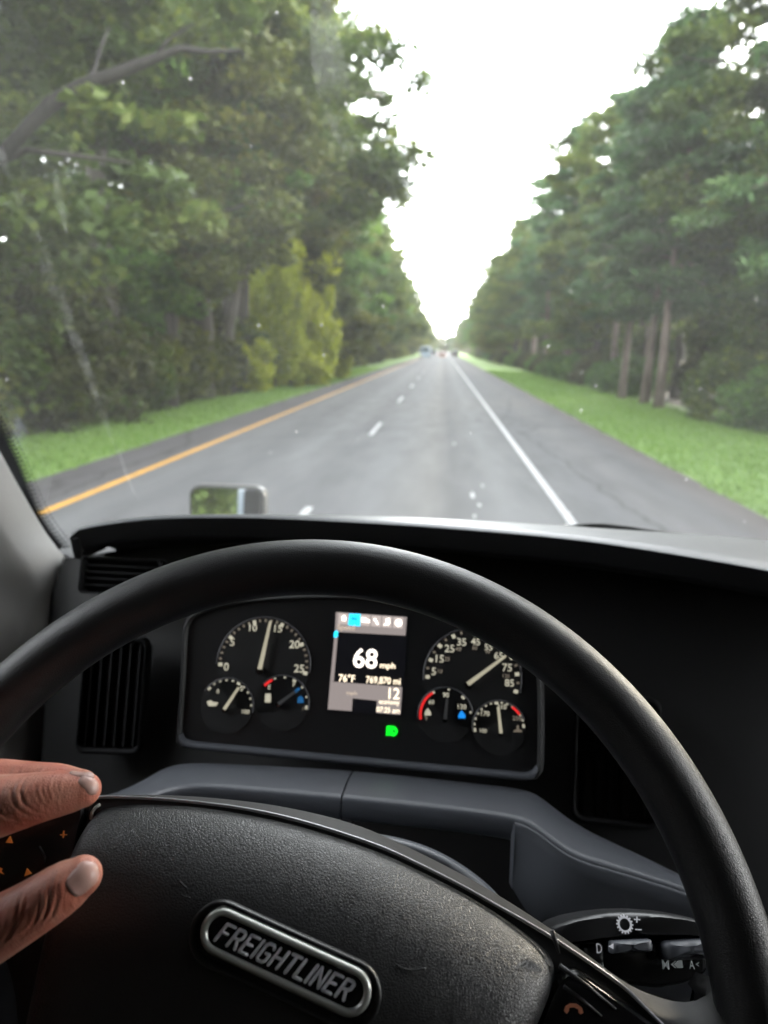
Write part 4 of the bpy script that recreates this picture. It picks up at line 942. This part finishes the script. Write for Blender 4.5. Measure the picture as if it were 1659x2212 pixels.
# letters drawn as rounded strokes
GL = {'F': [[(0, 0), (0, 1), (.62, 1)], [(0, .52), (.48, .52)]], 'R': [[(0, 0), (0, 1), (.42, 1), (.60, .88), (.60, .62), (.42, .50), (0, .50)], [(.34, .50), (.62, 0)]],
      'E': [[(.62, 0), (0, 0), (0, 1), (.62, 1)], [(0, .51), (.50, .51)]], 'I': [[(0, 0), (0, 1)]],
      'G': [[(.62, .80), (.62, .88), (.48, 1), (.14, 1), (0, .86), (0, .14), (.14, 0), (.48, 0), (.62, .12), (.62, .46), (.34, .46)]],
      'H': [[(0, 0), (0, 1)], [(.64, 0), (.64, 1)], [(0, .5), (.64, .5)]], 'T': [[(-.02, 1), (.66, 1)], [(.32, 0), (.32, 1)]], 'L': [[(.55, 0), (0, 0), (0, 1)]],
      'N': [[(0, 0), (0, 1), (.62, 0), (.62, 1)]]}
WD = {'F': .62, 'R': .62, 'E': .62, 'I': 0, 'G': .62, 'H': .64, 'T': .64, 'L': .55, 'N': .62}
word = 'FREIGHTLINER'; gap = .34; tot = sum(WD[c] for c in word)+gap*(len(word)-1)
capH = hh*.80; wid_ = (hl-.0065)*2-.0045; sxl = wid_/tot; xcur = -wid_/2
for c in word:
    mb = MB()
    for st in GL[c]:
        P_ = [((xcur+px_*sxl)+(py_-.5)*capH*.36, (py_-.5)*capH) for px_, py_ in st]
        for (a0, b0), (a1, b1) in zip(P_[:-1], P_[1:]):
            L_ = max(2, int(math.hypot(a1-a0, b1-b0)/.0008)); pts = [BF.pt(a0+(a1-a0)*t, b0+(b1-b0)*t, .0013) for t in np.linspace(0, 1, L_)]
            mb.tube(pts, .00068, 8, upv=BF.n)
        for a, b in P_:
            mb.tube([BF.pt(a, b, .0006), BF.pt(a, b, .00165), BF.pt(a, b, .00192)], [.00068, .00060, .00030], 8, upv=BF.r)
    mb.build('letter', M['silver'], badge); xcur += (WD[c]+gap)*sxl
# switch panels on the spokes
def swpanel(poly, name, label):
    pts = smooth_loop(np.array(poly)/1000, 48); cen_ = pts.mean(0)
    rr = lambda s_, h: [WF.pt(cen_[0]+(a-cen_[0])*s_, cen_[1]+(b-cen_[1])*s_, h) for a, b in pts]
    mb = MB(); mb.grid([rr(1.03, .010), rr(1.02, .016), rr(.97, .019), rr(.9, .0195)], closed_u=True); mb.add(rr(.9, .0195), [tuple(range(len(pts)))])
    o_ = mb.build(name, M['gloss'], sw, angle=40); sub_of(o_, sw); o_['label'] = label; return o_
pl_ = swpanel([(-128, 52), (-150, 47), (-180, 44), (-188, 20), (-184, -4), (-150, -10), (-114, -8), (-118, 20)], 'switch_panel', 'left switch panel with orange symbols')
pr_ = swpanel([(108, 66), (130, 62), (158, 55), (182, 40), (182, 4), (150, -8), (104, -4), (103, 30)], 'switch_panel', 'right switch panel with a dim phone symbol')
def wsym(par, name, mt, pxs, h=.0202): flat(WF, [WF.px(x, y, h) for x, y in pxs], h, .0006).build(name, M[mt], par, smooth=False)
def zh(x, y): return x*.2031, y*.2031+1624.6
wsym(pl_, 'arrow_symbol', 'orange', [zh(105, 893), zh(132, 968), zh(58, 962)])
wsym(pl_, 'arrow_symbol', 'orange', [zh(285, 1235), zh(334, 1292), zh(258, 1322)])
wsym(pl_, 'arrow_symbol', 'orange', [zh(-10, 1225), zh(22, 1245), zh(8, 1268), zh(38, 1300), zh(0, 1285)])
wsym(pl_, 'plus_symbol', 'orange', [zh(*q) for q in ((664, 878), (672, 838), (680, 838), (678, 874), (708, 876), (708, 884), (678, 884), (672, 915), (664, 915), (668, 886), (636, 884), (638, 876))])
for a_, b_ in (((418, 1000), (480, 1120)), ((480, 1120), (470, 1180))):
    q = [WF.px(*zh(*a_), .0200), WF.px(*zh(*b_), .0200)]; MB().tube([WF.pt(*p, .0198) for p in q], .0004, 6).build('switch_seam', M['satin'], pl_)
ph = [(1219, 2184), (1222, 2174), (1232, 2168), (1246, 2169), (1257, 2177), (1260, 2188), (1254, 2191), (1250, 2188), (1250, 2181), (1240, 2176), (1230, 2177), (1229, 2184), (1224, 2190)]
wsym(pr_, 'phone_symbol', 'orange_dim', ph)
for (x0, y0), (x1, y1), r_ in (((1209, 2086), (1330, 2180), .0011), ((1218, 2131), (1300, 2195), .0009), ((1192, 2010), (1208, 2060), .0012)):
    q = [WF.px(x0, y0, .020), WF.px((x0+x1)/2, (y0+y1)/2-2, .020), WF.px(x1, y1, .020)]
    MB().tube([WF.pt(*p, .0200) for p in q], [r_, r_*.9, r_*.4], 8).build('switch_ridge', M['satin'], pr_)
q = [WF.px(x, y, .0165) for x, y in ((197, 1770), (199, 1755), (206, 1745), (216, 1738))]
MB().tube([WF.pt(*p, .0165) for p in q], .0008, 8).build('chrome_clip', M['chrome'], sw)

# ================================================================== steering column
col = thing('steering_column', 'charcoal moulded column cover between the steering wheel and the gauges', 'column cover', R(-.05, .55, -.42))
far_e = [(150, 1745, .60), (215, 1722, .61), (262, 1709, .62), (318, 1681, .625), (352, 1661, .63), (385, 1650, .63), (440, 1648, .63), (600, 1655, .63), (765, 1665, .63), (1000, 1689, .63), (1120, 1703, .625), (1158, 1714, .62), (1198, 1746, .61), (1250, 1784, .60), (1310, 1814, .59), (1400, 1855, .58), (1470, 1890, .57), (1600, 1950, .555)]
crs_e = [(150, 1758, .585), (240, 1742, .585), (300, 1728, .58), (352, 1706, .575), (385, 1699, .572), (420, 1696, .57), (480, 1699, .57), (600, 1709, .57), (765, 1724, .57), (1000, 1749, .57), (1115, 1766, .565), (1150, 1780, .56), (1190, 1812, .55), (1240, 1846, .54), (1310, 1866, .535), (1400, 1893, .53), (1470, 1915, .525), (1600, 1960, .515)]
NC = 90
Pf = smooth_poly([W(*q) for q in far_e], NC, 2); Pc = smooth_poly([W(*q) for q in crs_e], NC, 2)
def cover(i0, i1):
    rws = [[Pf[i]+V(0, .006, -.05) for i in range(i0, i1)], [Pf[i]+V(0, .003, -.004) for i in range(i0, i1)], [Pf[i] for i in range(i0, i1)]]
    for t in (.25, .5, .75, .9): rws.append([lerp(Pf[i], Pc[i], t)+V(0, 0, .0028*math.sin(t*math.pi)) for i in range(i0, i1)])
    rws.append([Pc[i] for i in range(i0, i1)])
    for dy_, dz in ((-.0022, -.002), (-.0035, -.007), (-.0035, -.018), (-.001, -.021), (.02, -.022)): rws.append([Pc[i]+V(0, dy_, dz) for i in range(i0, i1)])
    return rws
sp_i = min(range(NC), key=lambda i: abs(CXP+FPX*np.dot(Pf[i]-EYE, CR)/np.dot(Pf[i]-EYE, CF)-765))
MB().grid(cover(0, sp_i+1)).build('upper_cover', M['column'], col)
right_shift = [np.array(p) for p in (Pf[sp_i], Pc[sp_i])]
Pf[sp_i] = Pf[sp_i]+(Pf[sp_i+1]-Pf[sp_i])*.22; Pc[sp_i] = Pc[sp_i]+(Pc[sp_i+1]-Pc[sp_i])*.22
MB().grid(cover(sp_i, NC)).build('upper_cover', M['column'], col)
MB().grid([[p+V(0, .001, -.004) for p in (right_shift[0], right_shift[1])], [p+V(.01, .001, -.004) for p in (right_shift[0], right_shift[1])], [p+V(.01, 0, -.03) for p in (right_shift[0], right_shift[1])]]).build('seam', M['groove'], col, smooth=False)
# right-hand cheek below the cover
ck_i = [i for i in range(NC) if CXP+FPX*np.dot(Pc[i]-EYE, CR)/np.dot(Pc[i]-EYE, CF) > 1096]
ck_t = smooth_poly([Pc[i]+V(0, -.0030, -.0025) for i in ck_i], 30, 1)
ck_b = smooth_poly([W(1106, 1915, .556), W(1138, 1968, .548), W(1180, 2010, .54), W(1240, 2060, .535), W(1310, 2110, .53), W(1400, 2140, .525), W(1470, 2160, .52), W(1600, 2190, .512)], 30, 1)
rws = [[p+V(0, .006, .0012) for p in ck_t], [p+V(0, .001, .0004) for p in ck_t]]
for t in np.linspace(0, 1, 8): rws.append([lerp(ck_t[i], ck_b[i], t)+V(0, -.002+.0015*math.sin(t*3), 0) for i in range(30)])
MB().grid(rws).build('cheek', M['column'], col)
MB().grid([[lerp(ck_t[0], ck_b[0], t)+V(0, -.002, -.001) for t in np.linspace(0, 1, 8)], [lerp(ck_t[0], ck_b[0], t)+V(-.002, .004, 0) for t in np.linspace(0, 1, 8)], [lerp(ck_t[0], ck_b[0], t)+V(.004, .05, -.045*(1-t)) for t in np.linspace(0, 1, 8)]]).build('cheek_return', M['column'], col)
# shroud round the shaft, arching up behind the hub
arc = smooth_poly([(520, 2010), (545, 1900), (610, 1828), (700, 1800), (800, 1800), (870, 1812), (940, 1836), (1010, 1876), (1070, 1925), (1112, 1985), (1125, 2060)], 48, 2)
def arch(d, s_, dy=0): return [W(822+(x-822)*s_, 2040+(y-2040)*s_+dy, d) for x, y in arc]
MB().grid([arch(.452, .80), arch(.450, .93), arch(.453, .985), arch(.462, 1.0), arch(.50, 1.0, -2), arch(.60, .95, 10)]).build('shaft_shroud', M['column'], col)
# dark well behind the wheel
# ================================================================== gear stalk
SF = Frame(W(1350, 2050, .415), V(1, .03, -.02), WF.u*math.cos(.33)+WF.r*math.sin(.33)*0+V(0, .25, .2))
stk = thing('gear_stalk', 'black gear selector stalk with white markings right of the column', 'gear stalk', SF.pt(-.03, -.02, -.02))
def zs(x, y): return x*.3021+1158, y*.3021+1935
def soft_loop(pts, n):
    p = np.array(list(pts)+[pts[0]], float); q = []
    for a, b in zip(p[:-1], p[1:]): q += [a*.9+b*.1, a*.1+b*.9]
    return resample(np.array(q+[q[0]]), n+1)[:-1]
def solid(pxs, h0, h1, name, mt, par=stk, rnd=.004, loop=True, n=40):
    pts = np.array([SF.px(x, y) for x, y in pxs]); pts = soft_loop(pts, n) if loop else pts; c_ = pts.mean(0)
    def rr(ins, h): 
        o_ = []
        for a, b in pts:
            v_ = np.array([a, b])-c_; L_ = np.linalg.norm(v_); o_.append(SF.pt(*(c_+v_*(1-ins/L_)), h))
        return o_
    mb = MB(); mb.grid([rr(.002, h0), rr(0, h0+(h1-h0)*.3), rr(0, h1-rnd), rr(rnd*.3, h1-rnd*.3), rr(rnd, h1)], closed_u=True)
    mb.add(rr(rnd, h1), [tuple(range(len(pts)))]); mb.add(rr(.002, h0), [tuple(range(len(pts)))])
    o_ = mb.build(name, mt, par, angle=45); return sub_of(o_, stk)
solid([zs(*q) for q in ((60, 250), (110, 210), (230, 165), (400, 128), (520, 112), (700, 110), (900, 122), (1090, 155), (1250, 195), (1260, 290), (1100, 275), (900, 285), (600, 292), (350, 315), (120, 345))], -.03, .006, 'upper_body', M['satin'], rnd=.005, n=70)
solid([zs(*q) for q in ((120, 345), (350, 325), (600, 305), (900, 300), (1250, 295), (1260, 560), (1100, 640), (900, 680), (600, 640), (300, 540), (120, 430))], -.035, -.004, 'lower_body', M['gloss'], rnd=.004, n=70)
solid([zs(*q) for q in ((330, 355), (478, 345), (480, 480), (420, 490), (330, 440))], -.02, .004, 'selector_collar', M['satin'], rnd=.003)
sl_ = solid([zs(*q) for q in ((500, 318), (520, 308), (700, 300), (795, 297), (800, 370), (790, 385), (505, 400), (498, 380))], -.012, .012, 'slider', M['column'], rnd=.004)
solid([zs(*q) for q in ((815, 345), (862, 335), (866, 455), (822, 462))], -.01, .002, 'neck', M['satin'], rnd=.002)
kn = solid([zs(*q) for q in ((878, 320), (1000, 300), (1130, 293), (1250, 290), (1255, 440), (1000, 455), (880, 452))], -.015, .010, 'knob', M['column'], rnd=.006)
def smark(name, mt, zp, h, par): flat(SF, [SF.px(*zs(*q), h) for q in zp], h, .0004).build(name, M[mt], par, smooth=False)
up_ = [o for o in stk.children if o.name.startswith('upper_body')][0]; lw_ = [o for o in stk.children if o.name.startswith('lower_body')][0]; cl_ = [o for o in stk.children if o.name.startswith('selector_collar')][0]
gx, gy = SF.px(*zs(635, 205), .0064); g_ = MB(); gr = .0044
for k in range(16):
    t = 2*math.pi*k/16; dv = np.array([math.cos(t), math.sin(t)]); pv = np.array([-dv[1], dv[0]])
    pts = [np.array([gx, gy])+dv*gr*.92+pv*gr*.10, np.array([gx, gy])+dv*gr*.92-pv*gr*.10, np.array([gx, gy])+dv*gr*1.17-pv*gr*.09, np.array([gx, gy])+dv*gr*1.17+pv*gr*.09]
    m_ = flat(SF, [tuple(p) for p in pts], .0064, .0004); g_.add(m_.v, m_.f)
rws = [[SF.pt(gx+gr*k_*math.cos(t), gy+gr*k_*math.sin(t), h_) for t in np.linspace(0, 2*math.pi, 33)[:-1]] for k_, h_ in ((.72, .0060), (.72, .0066), (.97, .0066), (.97, .0060))]
g_.grid(rws, closed_u=True); g_.build('gear_symbol', M['mark'], up_, smooth=False)
smark('plus_mark', 'mark', [(718, 150), (727, 150), (727, 166), (745, 167), (745, 176), (727, 175), (726, 193), (717, 193), (717, 175), (702, 174), (702, 165), (717, 166)], .0064, up_)
smark('minus_mark', 'mark', [(710, 237), (756, 239), (756, 247), (710, 245)], .0064, up_)
smark('arrow_mark', 'mark', [(518, 362), (553, 342), (553, 382)], .0125, sl_)
def stx(s_, zx, zy, zh_, mt, par, h, zw=None):
    a, b = SF.px(*zs(zx, zy), h); k_ = .3021*.415/FPX*1.03; text(s_, SF, a, b, zh_*k_, M[mt], par, 'lettering', h=h, wid=zw*k_ if zw else None, thick=.0002, bold=.008)
stx('D', 452, 376, 58, 'mark', cl_, .0046, 38); stx('N', 468, 500, 40, 'mark_dim', lw_, .001, 24)
stx('M', 926, 492, 54, 'mark_dim', lw_, .0005, 46); stx('A', 1113, 492, 50, 'mark_dim', lw_, .0005, 36)
smark('chevron_mark', 'mark_dim', [(965, 492), (995, 466), (1003, 466), (978, 492), (1003, 516), (993, 516)], .0005, lw_)
smark('chevron_mark', 'mark_dim', [(985, 492), (1015, 464), (1045, 460), (1050, 516), (1012, 516)], .0005, lw_)
smark('chevron_mark', 'mark_dim', [(1142, 490), (1165, 474), (1165, 481), (1152, 491), (1165, 500), (1165, 507)], .0005, lw_)

# ================================================================== the driver's left hand
def skin_mat():
    m = mat('weathered_skin', (.46, .235, .165), .52, sub=.12, spec=.4); n, l = nodes_of(m); b = n['Principled BSDF']
    tc = n.new('ShaderNodeTexCoord'); t = n.new('ShaderNodeTexNoise'); t.inputs['Scale'].default_value = 70; t.inputs['Detail'].default_value = 8; l.new(tc.outputs['Object'], t.inputs['Vector'])
    cr = n.new('ShaderNodeValToRGB'); e = cr.color_ramp.elements; e[0].position = .3; e[0].color = (.28, .105, .072, 1); e[1].position = .7; e[1].color = (.42, .205, .145, 1)
    l.new(t.outputs['Fac'], cr.inputs[0]); l.new(cr.outputs[0], b.inputs['Base Color'])
    v = n.new('ShaderNodeTexVoronoi'); v.feature = 'DISTANCE_TO_EDGE'; v.inputs['Scale'].default_value = 800; l.new(tc.outputs['Object'], v.inputs['Vector'])
    bp = n.new('ShaderNodeBump'); bp.inputs['Strength'].default_value = .30; bp.inputs['Distance'].default_value = .0006; l.new(v.outputs['Distance'], bp.inputs['Height'])
    mp = n.new('ShaderNodeMapping'); mp.inputs['Rotation'].default_value = (0, .25, .15); mp.inputs['Scale'].default_value = (620, 90, 110); l.new(tc.outputs['Object'], mp.inputs[0])
    t3 = n.new('ShaderNodeTexNoise'); t3.inputs['Scale'].default_value = 1; t3.inputs['Detail'].default_value = 5; l.new(mp.outputs[0], t3.inputs['Vector'])
    bp2 = n.new('ShaderNodeBump'); bp2.inputs['Strength'].default_value = .38; bp2.inputs['Distance'].default_value = .0011; l.new(t3.outputs['Fac'], bp2.inputs['Height']); l.new(bp.outputs[0], bp2.inputs['Normal'])
    t4 = n.new('ShaderNodeTexNoise'); t4.inputs['Scale'].default_value = 45; t4.inputs['Detail'].default_value = 4; l.new(tc.outputs['Object'], t4.inputs['Vector'])
    m4 = n.new('ShaderNodeMix'); m4.data_type = 'RGBA'; m4.blend_type = 'MULTIPLY'; cr4 = n.new('ShaderNodeValToRGB'); cr4.color_ramp.elements[0].position = .4; cr4.color_ramp.elements[1].position = .62
    cr4.color_ramp.elements[0].color = (1, 1, 1, 1); cr4.color_ramp.elements[1].color = (1.0, .70, .66, 1); l.new(t4.outputs['Fac'], cr4.inputs[0])
    m4.inputs['Factor'].default_value = 1; l.new(cr.outputs[0], m4.inputs['A']); l.new(cr4.outputs[0], m4.inputs['B']); l.new(m4.outputs['Result'], b.inputs['Base Color'])
    l.new(bp2.outputs[0], b.inputs['Normal']); return m
M['skin'] = skin_mat(); M['nail'] = mat('fingernail', (.36, .22, .19), .35, spec=.5, noise=(120, .12), sub=.1)
per = thing('person', 'bare left hand of the driver resting fingers and thumb on the wheel spoke', 'person', W(-250, 1900, .30))
def chain(mb, pts, step=.0025):
    """capsule chain: (px, py, depth, radius in px)"""
    P_ = np.array([np.r_[W(x, y, d), r_/FPX*d] for x, y, d, r_ in pts]); Q = smooth_poly(P_, 26, 2)
    mb.tube([q[:3] for q in Q], [q[3] for q in Q], 20, upv=CU)
    for q, sgn in ((Q[0], -1), (Q[-1], 1)):          # rounded ends
        t = unit(Q[1][:3]-Q[0][:3]) if sgn < 0 else unit(Q[-1][:3]-Q[-2][:3])
        mb.tube([q[:3]+t*sgn*q[3]*math.sin(a) for a in np.linspace(-.3, 1.45, 8)], [q[3]*math.cos(a)*1.0 for a in np.linspace(-.3, 1.45, 8)], 20, upv=CU)
    return Q
hb = MB()
IDX = chain(hb, [(-230, 1790, .300, 78), (-110, 1762, .292, 76), (-20, 1745, .288, 68), (50, 1730, .287, 57), (110, 1717, .289, 50), (155, 1711, .291, 43), (180, 1706, .292, 37)])
MID = chain(hb, [(-230, 1730, .318, 74), (-110, 1712, .310, 68), (-10, 1700, .305, 60), (70, 1694, .304, 46), (130, 1690, .305, 40), (160, 1690, .305, 31), (180, 1690, .305, 26)])
chain(hb, [(-240, 1700, .335, 68), (-140, 1690, .335, 60), (-60, 1700, .345, 52), (-10, 1730, .365, 46), (-20, 1770, .380, 40)])
chain(hb, [(-270, 1720, .350, 58), (-190, 1715, .355, 50), (-130, 1735, .37, 44), (-90, 1775, .385, 40), (-100, 1810, .395, 34)])
THB = chain(hb, [(-330, 2120, .290, 110), (-200, 2090, .282, 92), (-90, 2048, .276, 78), (0, 2003, .272, 66), (70, 1962, .270, 60), (120, 1930, .270, 57), (155, 1906, .271, 52), (176, 1893, .272, 43)])
chain(hb, [(-240, 1790, .305, 85), (-300, 1880, .31, 120), (-360, 2010, .30, 120), (-430, 2120, .285, 115), (-600, 2400, .255, 140), (-900, 2800, .225, 190)])
chain(hb, [(-250, 1740, .33, 80), (-320, 1850, .335, 110), (-400, 2000, .32, 110), (-440, 2110, .295, 100)])
tmp = hb.build('tmp_hand', M['skin'], None)
md = tmp.modifiers.new('remesh', 'REMESH'); md.mode = 'VOXEL'; md.voxel_size = .0008
ms = tmp.modifiers.new('smooth', 'SMOOTH'); ms.iterations = 7; ms.factor = .5
me = bpy.data.meshes.new_from_object(tmp.evaluated_get(bpy.context.evaluated_depsgraph_get())); bpy.data.objects.remove(tmp)
co = np.empty(len(me.vertices)*3); me.vertices.foreach_get('co', co); co = co.reshape(-1, 3)
no = np.empty(len(me.vertices)*3); me.vertices.foreach_get('normal', no); no = no.reshape(-1, 3)
# knuckle creases: shallow grooves on curved planes across the fingers, and a slight bulge beside each
def crease(px_, py_, d, ang, depth, width, reach, curve=0.0):
    c0 = W(px_, py_, d); tx = CR*math.cos(ang)-CU*math.sin(ang); ty = CR*math.sin(ang)+CU*math.cos(ang)
    q = co-c0; s_ = q@tx; u_ = q@ty; z_ = q@CF
    s_ = s_+curve*u_*u_/.01
    fall = np.exp(-(u_/reach)**2*1.2)*(np.abs(u_) < reach*1.6)*(np.abs(z_) < .016)
    facing = np.clip(-(no@CF)*1.3, 0, 1)
    amp = (-depth*np.exp(-(s_/width)**2)+depth*.35*np.exp(-((np.abs(s_)-2.6*width)/(1.5*width))**2))*fall*facing
    return no*amp[:, None]
dl = np.zeros_like(co)
for a in ((58, 1700, .284, -.35, 0.00068, 0.00043, .011, -.35), (42, 1705, .284, -.35, 0.00056, 0.00043, .011, -.35), (8, 1715, .284, -.5, 0.00062, 0.00056, .012, -.3), (24, 1716, .284, -.45, 0.00043, 0.00037, .010, -.3),
          (92, 1695, .286, -.4, 0.00037, 0.00031, .007, -.2), (103, 1693, .286, -.4, 0.00037, 0.00031, .007, -.2), (114, 1692, .287, -.4, 0.00037, 0.00031, .006, -.2), (125, 1690, .287, -.4, 0.00031, 0.00031, .006, -.2), (136, 1690, .288, -.4, 0.00031, 0.00031, .005, -.2),
          (54, 1965, .266, .20, 0.00068, 0.00056, .010, .35), (70, 1945, .266, .25, 0.00043, 0.00043, .008, .3), (100, 1955, .266, .30, 0.00062, 0.00050, .010, .4), (116, 1950, .266, .32, 0.00062, 0.00050, .010, .4), (133, 1945, .266, .35, 0.00050, 0.00043, .009, .4), (20, 1990, .267, .2, 0.00043, 0.00050, .010, .3),
          (90, 1660, .302, -.4, 0.00037, 0.00037, .005, 0), (60, 1660, .302, -.4, 0.00037, 0.00037, .005, 0), (30, 1660, .302, -.4, 0.00031, 0.00037, .005, 0)):
    dl += crease(*a)
co = co+dl-np.array(per['_loc'])
me.vertices.foreach_set('co', co.astype(np.float32).ravel()); me.update()
me.materials.clear(); me.materials.append(M['skin']); me.polygons.foreach_set('use_smooth', [True]*len(me.polygons))
hand = bpy.data.objects.new('hand', me); COL.objects.link(hand); hand.parent = per
from mathutils.bvhtree import BVHTree
bvh = BVHTree.FromPolygons([tuple(v.co) for v in me.vertices], [tuple(p.vertices) for p in me.polygons])
def nail(cx, cy, ang, lw, ww, lean=(0, 0)):
    """a thin curved plate laid on the skin where the sight line meets the finger"""
    po = np.array(per['_loc']); loc, nn, _, _ = bvh.ray_cast(Vector(EYE-po), Vector(ray(cx, cy)).normalized())
    c0 = np.array(loc)+po; n_v = unit(np.array(nn)+CR*lean[0]+CU*lean[1]); t_ = CR*math.cos(ang)-CU*math.sin(ang); t_ = unit(t_-n_v*np.dot(t_, n_v)); b_ = np.cross(n_v, t_)
    rws = []
    for i in range(11):
        s_ = -1+2*i/10; wv = ww*(1-.30*max(0, -s_)**3)*math.sqrt(max(.12, 1-max(0, s_-.35)**2*2.0)); r_ = []
        for k in range(9):
            f = k/4-1; q = c0+t_*lw*s_*(1-.10*f*f)+b_*wv*f
            h_ = bvh.ray_cast(Vector(q+n_v*.012-po), Vector(-n_v), .03)
            base = np.array(h_[0])+po if h_[0] is not None else q
            lift = .00045-.0005*abs(f)**4+(.0003*max(0, s_)); r_.append(base+n_v*lift)
        rws.append(r_)
    bk = [[p-n_v*.0014 for p in r_] for r_ in rws]
    mb = MB(); mb.grid(rws); mb.grid(bk, flip=True)
    mb.grid([rws[0], bk[0]]); mb.grid([rws[-1], bk[-1]]); mb.grid([[r[0] for r in rws], [r[0] for r in bk]]); mb.grid([[r[-1] for r in rws], [r[-1] for r in bk]])
    return mb.build('fingernail', M['nail'], per)
nail(182, 1897, -.68, .0062, .0052)
nail(196, 1692, .55, .0048, .0032, (.1, .3))
nail(178, 1671, .35, .0052, .0026, (0, .4))

# ================================================================== morning haze over the road
hz = MB().box(V(0, 700, 24), V(260, 0, 0), V(0, 880, 0), V(0, 0, 25.5)).build('haze', None or M['rubber'], None, smooth=False)
hm = bpy.data.materials.new('morning_haze'); hm.use_nodes = True; hn = hm.node_tree.nodes; hn.remove(hn['Principled BSDF'])
pv = hn.new('ShaderNodeVolumePrincipled'); pv.inputs['Color'].default_value = (.95, .95, .93, 1); pv.inputs['Density'].default_value = .0002; pv.inputs['Anisotropy'].default_value = .2
hm.node_tree.links.new(pv.outputs[0], hn['Material Output'].inputs['Volume'])
hz.data.materials.clear(); hz.data.materials.append(hm); hz['kind'] = 'stuff'; hz['label'] = 'thin pale morning haze over the road and trees'; hz['category'] = 'haze'
# ------------------------------------------------------------------ tidy
for o in bpy.data.objects:
    if '_loc' in o: del o['_loc']
